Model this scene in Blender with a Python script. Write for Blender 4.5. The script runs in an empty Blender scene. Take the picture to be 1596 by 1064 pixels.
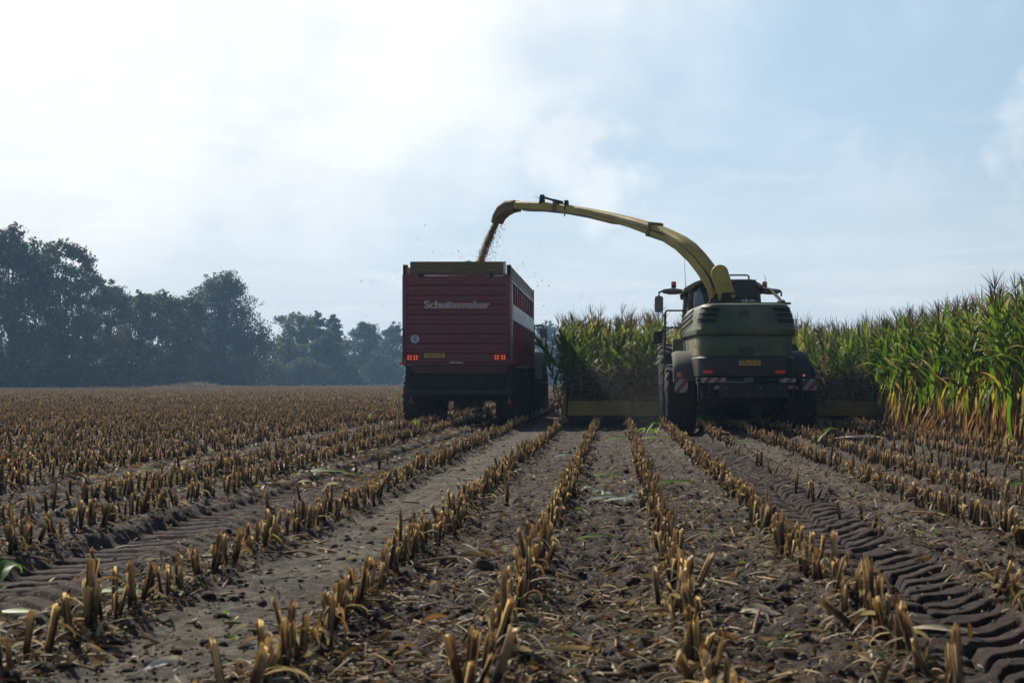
import bpy, math, random
import numpy as np
from mathutils import Vector, Matrix

# ------------------------------------------------------------------ scene, camera, light
scene = bpy.context.scene
col = scene.collection
R = math.radians
rng = np.random.default_rng(11)
random.seed(11)
EYE = 1.09                      # camera height above the field
HAZE = 0.00064
DUST = 0.013

cam_d = bpy.data.cameras.new('camera')
cam = bpy.data.objects.new('camera', cam_d)
col.objects.link(cam)
cam.location = (0, 0, EYE)
cam.rotation_euler = (R(90), 0, 0)
cam_d.sensor_width = 36
cam_d.lens = 50.0
cam_d.shift_x = -162 / 1596
cam_d.shift_y = 61.5 / 1596
cam_d.clip_start = 0.1
cam_d.clip_end = 4000
cam_d.dof.use_dof = True
cam_d.dof.focus_distance = 30
cam_d.dof.aperture_fstop = 6.3
scene.camera = cam

SUN_EL, SUN_AZ = 37.0, -35.0     # azimuth from +Y, positive to the right
sun_dir = Vector((math.sin(R(SUN_AZ)) * math.cos(R(SUN_EL)), math.cos(R(SUN_AZ)) * math.cos(R(SUN_EL)), math.sin(R(SUN_EL))))
sd = bpy.data.lights.new('sun', 'SUN')
sd.energy = 5.0
sd.angle = R(0.5)
sd.color = (1.0, 0.93, 0.82)
so = bpy.data.objects.new('sun', sd)
col.objects.link(so)
so.rotation_euler = (-sun_dir).to_track_quat('-Z', 'Y').to_euler()

scene.view_settings.view_transform = 'Standard'
scene.view_settings.look = 'None'
scene.view_settings.exposure = 0.30
scene.view_settings.gamma = 1.0
scene.render.engine = 'CYCLES'
scene.cycles.use_denoising = True
scene.cycles.max_bounces = 6
scene.cycles.transparent_max_bounces = 8
scene.cycles.volume_bounces = 1
scene.cycles.volume_max_steps = 64

world = bpy.data.worlds.new('World')
scene.world = world
world.use_nodes = True
wt = world.node_tree
wt.nodes.clear()


class NT:
    """tiny helper around a node tree"""
    def __init__(s, t):
        s.t = t

    def n(s, kind, **kw):
        nd = s.t.nodes.new(kind)
        for k, v in kw.items():
            if k.startswith('i_'):
                nd.inputs[k[2:].replace('_', ' ')].default_value = v
            else:
                setattr(nd, k, v)
        return nd

    def l(s, a, b):
        s.t.links.new(a, b)

    def math(s, op, a, b=None, clamp=False):
        nd = s.t.nodes.new('ShaderNodeMath')
        nd.operation = op
        nd.use_clamp = clamp
        for i, x in enumerate((a, b)):
            if x is None:
                continue
            if isinstance(x, (int, float)):
                nd.inputs[i].default_value = x
            else:
                s.l(x, nd.inputs[i])
        return nd.outputs[0]

    def smooth(s, x, lo, hi, t0=0.0, t1=1.0):
        nd = s.t.nodes.new('ShaderNodeMapRange')
        nd.interpolation_type = 'SMOOTHSTEP'
        nd.inputs['From Min'].default_value = lo
        nd.inputs['From Max'].default_value = hi
        nd.inputs['To Min'].default_value = t0
        nd.inputs['To Max'].default_value = t1
        s.l(x, nd.inputs['Value'])
        return nd.outputs['Result']

    def mix(s, fac, a, b, blend='MIX'):
        nd = s.t.nodes.new('ShaderNodeMix')
        nd.data_type = 'RGBA'
        nd.blend_type = blend
        for sock, x in ((nd.inputs[0], fac), (nd.inputs[6], a), (nd.inputs[7], b)):
            if isinstance(x, (int, float)):
                sock.default_value = x
            elif isinstance(x, (tuple, list)):
                sock.default_value = (*x[:3], 1)
            else:
                s.l(x, sock)
        return nd.outputs[2]

    def noise(s, vec, scale, detail=4, rough=0.55, dist=0.0):
        nd = s.n('ShaderNodeTexNoise', i_Scale=scale, i_Detail=detail, i_Roughness=rough, i_Distortion=dist)
        if vec is not None:
            s.l(vec, nd.inputs['Vector'])
        return nd.outputs['Fac']


SKY_STRENGTH = 0.055
W = NT(wt)
out = W.n('ShaderNodeOutputWorld')
bg = W.n('ShaderNodeBackground', i_Strength=SKY_STRENGTH)
sky = W.n('ShaderNodeTexSky', sky_type='NISHITA', sun_disc=False, sun_elevation=R(SUN_EL), sun_rotation=R(SUN_AZ),
          air_density=1.0, dust_density=1.0, ozone_density=1.4, altitude=0)
tc = W.n('ShaderNodeTexCoord')
nrm = W.n('ShaderNodeVectorMath', operation='NORMALIZE')
W.l(tc.outputs['Generated'], nrm.inputs[0])
D = nrm.outputs[0]
sep = W.n('ShaderNodeSeparateXYZ')
W.l(D, sep.inputs[0])
dx, dy, dz = sep.outputs


def wdot(v):
    nd = W.n('ShaderNodeVectorMath', operation='DOT_PRODUCT')
    W.l(D, nd.inputs[0])
    nd.inputs[1].default_value = v
    return nd.outputs['Value']


def azel(az, el):
    return (math.sin(R(az)) * math.cos(R(el)), math.cos(R(az)) * math.cos(R(el)), math.sin(R(el)))


# cloud sheet: directions projected on a plane overhead, so wisps stretch towards the horizon
zz = W.math('ADD', W.math('MAXIMUM', dz, 0.0), 0.10)
cmb = W.n('ShaderNodeCombineXYZ')
W.l(W.math('DIVIDE', dx, zz), cmb.inputs[0])
W.l(W.math('DIVIDE', dy, zz), cmb.inputs[1])
P = cmb.outputs[0]
n_big = W.noise(P, 0.55, 6, 0.55, 0.6)
n_wisp = W.noise(P, 1.6, 8, 0.62, 1.2)
n_puff = W.noise(D, 9.0, 7, 0.55, 0.3)
n_puff2 = W.noise(D, 22.0, 6, 0.6, 0.2)
sdot = wdot(tuple(sun_dir))
# bright thin veil round the sun
veil = W.smooth(W.math('ADD', sdot, W.math('MULTIPLY', W.math('SUBTRACT', n_puff, 0.5), 0.15)), 0.69, 0.86)
wisp = W.math('MULTIPLY', W.smooth(n_wisp, 0.42, 0.78), 0.24)
wisp = W.math('MAXIMUM', wisp, W.math('MULTIPLY', W.smooth(n_big, 0.45, 0.78), 0.26))
veil = W.math('MULTIPLY', veil, W.smooth(dz, 0.52, 0.30))
wisp = W.math('MULTIPLY', wisp, W.smooth(dz, 0.60, 0.30))
low = W.smooth(dz, 0.22, -0.02, 0.0, 0.66)          # paler towards the horizon
mask = W.math('MAXIMUM', veil, W.math('ADD', wisp, low))
# soft cumulus banks
puff = W.math('ADD', W.math('MULTIPLY', n_puff, 0.62), W.math('MULTIPLY', n_puff2, 0.38))
puffc = W.math('ADD', W.math('MULTIPLY', W.math('SUBTRACT', puff, 0.5), 2.6), 0.5)
cum = None
for az, el, rad, amt in ((-1.3, 8.3, 3.4, .95), (-5.0, 6.8, 4.5, .6), (16.6, 8.8, 3.2, .9), (13.0, 6.6, 4.0, .45),
                         (-4.6, 13.2, 3.4, .5), (10.5, 5.0, 5.0, .4), (-12, 6.5, 7, .7), (28, 9, 8, .7), (-30, 9, 10, .8)):
    d = wdot(azel(az, el))
    g = W.smooth(d, math.cos(R(rad * 1.45)), 1.0, -0.75, 0.12)
    b = W.smooth(W.math('ADD', puffc, g), 0.26, 0.80, 0, amt * .8)
    cum = b if cum is None else W.math('MAXIMUM', cum, b)
mask = W.math('MAXIMUM', mask, cum, True)
glow = W.smooth(sdot, 0.55, 0.88, 0.95, 1.08)
glow = W.math('MULTIPLY', glow, W.smooth(W.math('ADD', W.math('MULTIPLY', n_wisp, .6), W.math('MULTIPLY', n_puff, .4)), .36, .62, .95, 1.04))
cc = W.mix(1.0, (0.795 / SKY_STRENGTH, 0.815 / SKY_STRENGTH, 0.835 / SKY_STRENGTH), glow, 'MULTIPLY')
front = W.math('MULTIPLY', W.smooth(sdot, 0.25, 0.72, 0.0, 0.74), W.smooth(dz, .52, .30))           # thin high veil over the sunward half of the sky
skyc = W.mix(front, sky.outputs[0], (0.46 / SKY_STRENGTH, 0.64 / SKY_STRENGTH, 0.80 / SKY_STRENGTH))
W.l(W.mix(mask, skyc, cc), bg.inputs['Color'])
W.l(bg.outputs[0], out.inputs['Surface'])

# ------------------------------------------------------------------ materials
MATS = {}


def new_mat(name):
    m = bpy.data.materials.new(name)
    m.use_nodes = True
    m.node_tree.nodes.clear()
    return m, NT(m.node_tree)


def paint(name, color, rough=0.5, metal=0.0, dust=0.25, dustcol=(0.16, 0.13, 0.085), scale=3.0, emit=None, spec=0.4, bump=0.0):
    """painted metal / rubber / plastic with patchy field dust on it"""
    m, N = new_mat(name)
    o = N.n('ShaderNodeOutputMaterial')
    b = N.n('ShaderNodeBsdfPrincipled', i_Roughness=rough, i_Metallic=metal)
    b.inputs['Specular IOR Level'].default_value = spec
    tc_ = N.n('ShaderNodeTexCoord')
    v = tc_.outputs['Object']
    nz = N.noise(v, scale, 6, 0.65)
    nf = N.noise(v, scale * 14, 3, 0.7)
    f = N.smooth(N.math('ADD', N.math('MULTIPLY', nz, .75), N.math('MULTIPLY', nf, .25)), 0.36, 0.68, 0.0, 1.0)
    f = N.math('MULTIPLY', f, dust * 2, True)
    c = N.mix(f, color, dustcol)
    c = N.mix(N.smooth(nf, .3, .7, 0.0, .25), c, (0.02, 0.017, 0.014))
    N.l(c, b.inputs['Base Color'])
    N.l(N.smooth(nz, .3, .7, max(rough - .08, .05), min(rough + .18, 1)), b.inputs['Roughness'])
    if bump:
        bp = N.n('ShaderNodeBump', i_Strength=bump, i_Distance=0.01)
        N.l(nf, bp.inputs['Height'])
        N.l(bp.outputs[0], b.inputs['Normal'])
    if emit:
        b.inputs['Emission Color'].default_value = (*emit[0], 1)
        b.inputs['Emission Strength'].default_value = emit[1]
    N.l(b.outputs[0], o.inputs[0])
    MATS[name] = m
    return m


def leafmat(name, trans=0.4, rough=0.55, tint=(1, 1, 1), vary=0.35, nscale=6.0, spec=0.35, streak=False):
    """thin plant matter coloured by the mesh's own colour attribute; lets light through"""
    m, N = new_mat(name)
    o = N.n('ShaderNodeOutputMaterial')
    at = N.n('ShaderNodeVertexColor', layer_name='Col')
    tc_ = N.n('ShaderNodeTexCoord')
    nz = N.noise(tc_.outputs['Object'], nscale, 4, 0.6)
    c = N.mix(1.0, at.outputs[0], tint, 'MULTIPLY')
    oi = N.n('ShaderNodeObjectInfo')
    k = N.math('ADD', N.smooth(nz, .25, .75, 1 - vary, 1 + vary), N.math('MULTIPLY', N.math('SUBTRACT', oi.outputs['Random'], .5), .3))
    c = N.mix(1.0, c, k, 'MULTIPLY')
    b = N.n('ShaderNodeBsdfPrincipled', i_Roughness=rough)
    b.inputs['Specular IOR Level'].default_value = spec
    N.l(c, b.inputs['Base Color'])
    t = N.n('ShaderNodeBsdfTranslucent')
    N.l(N.mix(1.0, c, (1.5, 1.5, 1.1), 'MULTIPLY'), t.inputs['Color'])
    mx = N.n('ShaderNodeMixShader', i_Fac=trans)
    N.l(b.outputs[0], mx.inputs[1])
    N.l(t.outputs[0], mx.inputs[2])
    N.l(mx.outputs[0], o.inputs[0])
    MATS[name] = m
    return m


paint('red_paint', (0.19, 0.030, 0.037), .45, 0, .30, (.19, .112, .10), 1.6)
paint('red_paint_side', (0.30, 0.012, 0.02), .38, 0, .12, (.14, .08, .06), 1.6)
paint('white_panel', (0.50, 0.50, 0.51), .4, 0, .12)
paint('board_yellow', (0.17, 0.105, 0.035), .6, 0, .35, (.13, .10, .065))
paint('grey_metal', (0.30, 0.30, 0.30), .4, .5, .25)
paint('dark_metal', (0.022, 0.022, 0.024), .55, .2, .16, (.07, .058, .045))
paint('black_steel', (0.012, 0.012, 0.013), .6, 0, .10, (.05, .042, .034))
paint('rubber', (0.014, 0.014, 0.014), .8, 0, .28, (.075, .06, .042), 4.0, bump=.4)
paint('green_paint', (0.034, 0.080, 0.028), .48, 0, .42, (.185, .17, .11), 1.3)
paint('green_dusty', (0.04, 0.06, 0.026), .6, 0, .62, (.27, .225, .15), 1.4)
paint('fender_dusty', (0.035, 0.036, 0.028), .6, 0, .4, (.115, .098, .07), 1.4)
paint('hood_dark', (0.026, 0.026, 0.026), .5, 0, .2, (.11, .098, .08), 2.0)
paint('grille_black', (0.006, 0.006, 0.006), .7, 0, .06, (.04, .035, .028))
paint('spout_yellow', (0.46, 0.34, 0.045), .5, 0, .30, (.20, .17, .10), 1.8)
paint('header_yellow', (0.24, 0.165, 0.015), .5, 0, .34, (.13, .105, .07), 2.2)
paint('plate_yellow', (0.62, 0.40, 0.04), .5, 0, .05)
paint('plate_blue', (0.02, 0.06, 0.25), .5, 0, .05)
paint('ink', (0.01, 0.01, 0.012), .6, 0, 0)
paint('sticker_white', (0.62, 0.64, 0.72), .5, 0, .06)
paint('sticker_ink', (0.03, 0.06, 0.22), .5, 0, 0)
paint('lettering', (0.50, 0.46, 0.44), .5, 0, .12, (.25, .2, .17))
paint('tail_lit', (0.4, 0.02, 0.01), .3, 0, 0, emit=((1.0, 0.04, 0.015), .07))
paint('tail_core', (0.7, 0.15, 0.08), .3, 0, 0, emit=((1.0, 0.16, 0.07), .6))
paint('tail_dim', (0.22, 0.006, 0.006), .25, 0, .05)
paint('beacon_orange', (0.62, 0.13, 0.05), .25, 0, .05)
paint('mirror_back', (0.22, 0.21, 0.19), .5, 0, .3)
paint('tractor_green', (0.06, 0.085, 0.078), .45, 0, .2)
paint('red_apron', (0.09, 0.012, 0.016), .5, 0, .3, (.09, .06, .05), 1.6)
paint('red_trim', (0.20, 0.012, 0.012), .5, 0, .15)
paint('seat_cloth', (0.05, 0.05, 0.055), .9, 0, 0)

m, N = new_mat('cab_glass')
o = N.n('ShaderNodeOutputMaterial')
gl = N.n('ShaderNodeBsdfGlossy', i_Roughness=0.04)
gl.inputs['Color'].default_value = (.8, .86, .9, 1)
tr = N.n('ShaderNodeBsdfTransparent')
tr.inputs['Color'].default_value = (.30, .34, .36, 1)
fr = N.n('ShaderNodeFresnel', i_IOR=1.5)
mx = N.n('ShaderNodeMixShader')
N.l(N.math('ADD', fr.outputs[0], .03), mx.inputs[0])
N.l(tr.outputs[0], mx.inputs[1])
N.l(gl.outputs[0], mx.inputs[2])
N.l(mx.outputs[0], o.inputs[0])
MATS['cab_glass'] = m

m, N = new_mat('hazard_stripes')
o = N.n('ShaderNodeOutputMaterial')
b = N.n('ShaderNodeBsdfPrincipled', i_Roughness=.45)
tc_ = N.n('ShaderNodeTexCoord')
sp = N.n('ShaderNodeSeparateXYZ')
N.l(tc_.outputs['Object'], sp.inputs[0])
fr = N.math('FRACT', N.math('DIVIDE', N.math('SUBTRACT', sp.outputs[0], N.math('MULTIPLY', sp.outputs[2], .8)), .20))
c = N.mix(N.math('GREATER_THAN', fr, .5), (.32, .32, .33), (.20, .016, .016))
nz = N.noise(tc_.outputs['Object'], 9, 5, .6)
c = N.mix(N.smooth(nz, .4, .75, 0, .6), c, (.12, .1, .08))
N.l(c, b.inputs['Base Color'])
N.l(b.outputs[0], o.inputs[0])
MATS['hazard_stripes'] = m

leafmat('maize_leaf', .50, .50, vary=.28, nscale=7, spec=.22)
leafmat('maize_stalk', .08, .55, vary=.25)
leafmat('dry_tassel', .35, .7, vary=.2)
leafmat('stubble', .34, .7, vary=.35, nscale=30, spec=.3)
leafmat('litter_dry', .22, .7, vary=.35, nscale=9, spec=.25)
leafmat('tree_leaf', .30, .6, vary=.25, nscale=.35, spec=.25)
leafmat('chaff', .25, .8, vary=.2, spec=.1)

m, N = new_mat('bark')
o = N.n('ShaderNodeOutputMaterial')
b = N.n('ShaderNodeBsdfPrincipled', i_Roughness=.9)
tc_ = N.n('ShaderNodeTexCoord')
nz = N.noise(tc_.outputs['Object'], 3, 5, .6)
N.l(N.mix(nz, (.03, .025, .02), (.085, .075, .06)), b.inputs['Base Color'])
N.l(b.outputs[0], o.inputs[0])
MATS['bark'] = m

m, N = new_mat('soil')
o = N.n('ShaderNodeOutputMaterial')
b = N.n('ShaderNodeBsdfPrincipled', i_Roughness=.92)
b.inputs['Specular IOR Level'].default_value = .25
at = N.n('ShaderNodeVertexColor', layer_name='Col')
tc_ = N.n('ShaderNodeTexCoord')
v = tc_.outputs['Object']
n1 = N.noise(v, 2.2, 8, .65)
n2 = N.noise(v, 18, 7, .72)
n3 = N.noise(v, 95, 4, .7)
c = N.mix(1.0, at.outputs[0], N.smooth(n1, .3, .7, .62, 1.4), 'MULTIPLY')
c = N.mix(1.0, c, N.smooth(n2, .3, .70, .40, 1.75), 'MULTIPLY')
c = N.mix(N.smooth(n3, .62, .74, 0, .55), c, (.24, .19, .12))     # crumbs of chopped straw
N.l(c, b.inputs['Base Color'])
bp = N.n('ShaderNodeBump', i_Strength=1.0, i_Distance=.05)
N.l(N.math('ADD', N.math('MULTIPLY', n2, .7), N.math('MULTIPLY', n3, .35)), bp.inputs['Height'])
N.l(bp.outputs[0], b.inputs['Normal'])
N.l(b.outputs[0], o.inputs[0])
MATS['soil'] = m

# ------------------------------------------------------------------ mesh helpers


def tag(o, label=None, cat=None, group=None, kind=None):
    if label: o['label'] = label
    if cat: o['category'] = cat
    if group: o['group'] = group
    if kind: o['kind'] = kind
    return o


def empty(name, loc, label, cat, group=None):
    o = bpy.data.objects.new(name, None)
    col.objects.link(o)
    o.location = loc
    o.empty_display_size = .3
    return tag(o, label, cat, group)


def root_off(p):
    v = Vector((0, 0, 0))
    while p is not None:
        v = v + p.location
        p = p.parent
    return v


class MB:
    def __init__(s):
        s.v, s.f, s.m = [], [], []

    def add(s, vs, fs, mi=0):
        o = len(s.v)
        s.v.extend([tuple(p) for p in vs])
        for f in fs:
            s.f.append([i + o for i in f])
            s.m.append(mi)
        return s

    def box(s, x0, x1, y0, y1, z0, z1, mi=0, tap=0.0, M=None):
        c = [(x0, y0, z0), (x1, y0, z0), (x1, y1, z0), (x0, y1, z0),
             (x0 + tap, y0 + tap, z1), (x1 - tap, y0 + tap, z1), (x1 - tap, y1 - tap, z1), (x0 + tap, y1 - tap, z1)]
        if M is not None:
            c = [M @ Vector(p) for p in c]
        return s.add(c, [(0, 3, 2, 1), (4, 5, 6, 7), (0, 1, 5, 4), (1, 2, 6, 5), (2, 3, 7, 6), (3, 0, 4, 7)], mi)

    def loft(s, rings, cap0=True, cap1=True, mi=0, closed=True):
        n = len(rings[0])
        vs = [p for r in rings for p in r]
        fs = []
        for i in range(len(rings) - 1):
            for j in range(n if closed else n - 1):
                k = (j + 1) % n
                fs.append((i * n + j, i * n + k, (i + 1) * n + k, (i + 1) * n + j))
        if cap0: fs.append(tuple(reversed(range(n))))
        if cap1: fs.append(tuple((len(rings) - 1) * n + j for j in range(n)))
        return s.add(vs, fs, mi)

    def tube(s, pts, r, n=8, mi=0):
        pts = [Vector(p) for p in pts]
        rs = r if isinstance(r, (list, tuple)) else [r] * len(pts)
        rings = []
        for i, p in enumerate(pts):
            t = (pts[min(i + 1, len(pts) - 1)] - pts[max(i - 1, 0)]).normalized()
            a = t.cross(Vector((0, 0, 1)) if abs(t.z) < .9 else Vector((0, 1, 0))).normalized()
            b_ = t.cross(a)
            rings.append([p + rs[i] * (math.cos(k * 2 * math.pi / n) * a + math.sin(k * 2 * math.pi / n) * b_) for k in range(n)])
        return s.loft(rings, mi=mi)

    def lathe_x(s, c, prof, n=32, mi=0, cap=False):
        rings = []
        for x, r in prof:
            rings.append([(c[0] + x, c[1] + r * math.cos(k * 2 * math.pi / n), c[2] + r * math.sin(k * 2 * math.pi / n)) for k in range(n)])
        return s.loft(rings, cap, cap, mi)

    def prism_y(s, poly, y0, y1, mi=0):
        return s.loft([[(x, y0, z) for x, z in poly], [(x, y1, z) for x, z in poly]], mi=mi)

    def prism_x(s, poly, x0, x1, mi=0):
        return s.loft([[(x0, y, z) for y, z in poly], [(x1, y, z) for y, z in poly]], mi=mi)

    def build(s, name, mat, parent=None, bevel=0.0, smooth=35):
        off = root_off(parent)
        me = bpy.data.meshes.new(name)
        me.from_pydata([(p[0] - off.x, p[1] - off.y, p[2] - off.z) for p in s.v], [], s.f)
        for mm in (mat if isinstance(mat, (list, tuple)) else [mat]):
            me.materials.append(MATS[mm])
        if any(s.m):
            me.polygons.foreach_set('material_index', s.m)
        me.update()
        fix_normals(me)
        me.polygons.foreach_set('use_smooth', [True] * len(me.polygons))
        me.set_sharp_from_angle(angle=R(smooth))
        o = bpy.data.objects.new(name, me)
        col.objects.link(o)
        o.parent = parent
        if bevel:
            bv = o.modifiers.new('bevel', 'BEVEL')
            bv.width = bevel
            bv.segments = 2
            bv.limit_method = 'ANGLE'
            bv.angle_limit = R(40)
        return o


import bmesh


def fix_normals(me):
    bm = bmesh.new()
    bm.from_mesh(me)
    bmesh.ops.recalc_face_normals(bm, faces=bm.faces)
    bm.to_mesh(me)
    bm.free()


def rounded(x0, x1, z0, z1, r, n=5):
    p = []
    for cx, cz, a0 in ((x1 - r, z1 - r, 0), (x0 + r, z1 - r, 90), (x0 + r, z0 + r, 180), (x1 - r, z0 + r, 270)):
        for k in range(n + 1):
            a = R(a0 + 90 * k / n)
            p.append((cx + r * math.cos(a), cz + r * math.sin(a)))
    return p


def text_mesh(name, body, size, mat, parent, loc, widen=1.0, bold=0.0, depth=.003, copies=(0,)):
    """flat lettering facing the camera side (-Y)"""
    cu = bpy.data.curves.new(name, 'FONT')
    cu.body = body
    cu.size = size
    cu.offset = bold
    cu.extrude = depth
    cu.align_x = 'CENTER'
    cu.align_y = 'CENTER'
    tmp = bpy.data.objects.new(name, cu)
    col.objects.link(tmp)
    dg = bpy.context.evaluated_depsgraph_get()
    me = bpy.data.meshes.new_from_object(tmp.evaluated_get(dg))
    bpy.data.objects.remove(tmp)
    off = root_off(parent)
    base = [tuple(v.co) for v in me.vertices]
    faces = [list(p.vertices) for p in me.polygons]
    V_, F_ = [], []
    for k, dx_ in enumerate(copies):                 # heavier strokes: the same letters again, a hair to the side and proud
        o0 = len(V_)
        V_ += [(loc[0] + (x + dx_) * widen - off.x, loc[1] - z - .0012 * k - off.y, loc[2] + y - off.z) for x, y, z in base]
        F_ += [[i + o0 for i in f] for f in faces]
    me = bpy.data.meshes.new(name)
    me.from_pydata(V_, [], F_)
    me.materials.clear()
    me.materials.append(MATS[mat])
    me.name = name
    o = bpy.data.objects.new(name, me)
    col.objects.link(o)
    o.parent = parent
    return o


# arrays-of-copies helper: a Var is (verts Nx3, loops flat, face sizes, colours Nx3)
class Var:
    def __init__(s):
        s.v, s.f, s.c = [], [], []

    def add(s, vs, fs, cs):
        o = len(s.v)
        s.v.extend([tuple(p) for p in vs])
        s.f.extend([[i + o for i in f] for f in fs])
        s.c.extend([tuple(c) for c in cs])

    def fin(s):
        s.V = np.array(s.v, dtype=np.float64).reshape(-1, 3)
        s.L = np.array([i for f in s.f for i in f], dtype=np.int64)
        s.S = np.array([len(f) for f in s.f], dtype=np.int64)
        s.C = np.array(s.c, dtype=np.float64).reshape(-1, 3)
        return s


def mesh_from(name, V, L, S, C, mat):
    me = bpy.data.meshes.new(name)
    me.vertices.add(len(V))
    me.vertices.foreach_set('co', np.ascontiguousarray(V, dtype=np.float32).ravel())
    me.loops.add(len(L))
    me.loops.foreach_set('vertex_index', np.ascontiguousarray(L, dtype=np.int32))
    me.polygons.add(len(S))
    st = np.concatenate([[0], np.cumsum(S)[:-1]]).astype(np.int32)
    me.polygons.foreach_set('loop_start', st)
    me.update(calc_edges=True)
    ca = me.color_attributes.new('Col', 'FLOAT_COLOR', 'POINT')
    c4 = np.ones((len(V), 4), dtype=np.float32)
    c4[:, :3] = C
    ca.data.foreach_set('color', c4.ravel())
    me.materials.append(MATS[mat])
    return me


def var_mesh(name, var, mat):
    me = mesh_from(name, var.V, var.L, var.S, var.C, mat)
    me.polygons.foreach_set('use_smooth', [True] * len(me.polygons))
    return me


def scatter(name, items, mat, smooth=True):
    """items: list of (var, M (n,3,3), P (n,3), tint (n,3)); all joined into one mesh object"""
    Vs, Ls, Ss, Cs = [], [], [], []
    off = 0
    for var, M, P, T in items:
        n = len(P)
        if n == 0:
            continue
        V = np.einsum('nij,vj->nvi', M, var.V) + P[:, None, :]
        k = len(var.V)
        Vs.append(V.reshape(-1, 3))
        Ls.append((var.L[None, :] + (off + np.arange(n) * k)[:, None]).ravel())
        Ss.append(np.tile(var.S, n))
        Cs.append((var.C[None, :, :] * T[:, None, :]).reshape(-1, 3))
        off += n * k
    me = mesh_from(name, np.concatenate(Vs), np.concatenate(Ls), np.concatenate(Ss), np.concatenate(Cs), mat)
    if smooth:
        me.polygons.foreach_set('use_smooth', np.ones(len(me.polygons), dtype=bool))
    o = bpy.data.objects.new(name, me)
    col.objects.link(o)
    return o


def rotz(a):
    c, s_ = np.cos(a), np.sin(a)
    z, o1 = np.zeros_like(a), np.ones_like(a)
    return np.stack([np.stack([c, -s_, z], -1), np.stack([s_, c, z], -1), np.stack([z, z, o1], -1)], -2)


def rotx(a):
    c, s_ = np.cos(a), np.sin(a)
    z, o1 = np.zeros_like(a), np.ones_like(a)
    return np.stack([np.stack([o1, z, z], -1), np.stack([z, c, -s_], -1), np.stack([z, s_, c], -1)], -2)


def roty(a):
    c, s_ = np.cos(a), np.sin(a)
    z, o1 = np.zeros_like(a), np.ones_like(a)
    return np.stack([np.stack([c, z, s_], -1), np.stack([z, o1, z], -1), np.stack([-s_, z, c], -1)], -2)


# ------------------------------------------------------------------ the field


def vnoise(x, y, seed=0):
    xi, yi = np.floor(x), np.floor(y)
    xf, yf = x - xi, y - yi
    u, w = xf * xf * (3 - 2 * xf), yf * yf * (3 - 2 * yf)

    def h(i, j):
        q = np.sin(i * 127.1 + j * 311.7 + seed * 74.7) * 43758.5453
        return q - np.floor(q)
    a = h(xi, yi) * (1 - u) + h(xi + 1, yi) * u
    b_ = h(xi, yi + 1) * (1 - u) + h(xi + 1, yi + 1) * u
    return (a * (1 - w) + b_ * w) * 2 - 1


ROWS_PASS = [-1.2 + .75 * k for k in range(10)]               # the ten rows being cut now
ROWS_CUT = [-2.2 - .75 * k for k in range(130)]                # already cut, to the left
HEADER_Y = 34.0


def track_right(y): return np.interp(y, [3, 5.4, 7.9, 14.5, 20, 30], [1.36, 1.43, 1.53, 1.62, 1.55, 1.40])
def track_left(y): return np.interp(y, [3, 9.4, 15, 25, 36, 50], [-3.0, -3.08, -2.95, -2.82, -2.66, -2.66])
def track_far_right(y): return np.interp(y, [3, 15, 30], [3.9, 3.78, 3.74])
def track_far_left(y): return np.interp(y, [3, 25, 36], [-5.2, -5.0, -4.95])


def sstep(a, b_, x):
    t = np.clip((x - a) / (b_ - a), 0, 1)
    return t * t * (3 - 2 * t)


def tread(x, y, xc, hw, depth, per, amp, slope):
    """wheel rut with the herringbone print of the lugs left standing in it"""
    d = x - xc
    ins = 1 - sstep(hw * .92, hw * 1.1, np.abs(d))
    side = np.where(d > 0, 1.0, -1.0)
    ph = (y - slope * np.abs(d)) / per + np.where(d > 0, .0, .5) + .03 * vnoise(x * 3, y * 1.2, 5)
    fr = ph - np.floor(ph)
    bar = sstep(.10, .20, fr) * (1 - sstep(.72, .80, fr))
    bar = bar * (.85 + .22 * vnoise(x * 5, y * 5, 8)) * sstep(.0, .06, np.abs(d) + .05 * (vnoise(x * 7, y * 3, 3) + .4))
    shoulder = np.exp(-((np.abs(d) - hw * 1.25) / .08) ** 2) * .030
    return ins * (-depth + amp * bar) + shoulder * (1 + .7 * vnoise(x * 12, y * 12, 9) + .3 * vnoise(x * 4, y * 4, 19))


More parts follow.
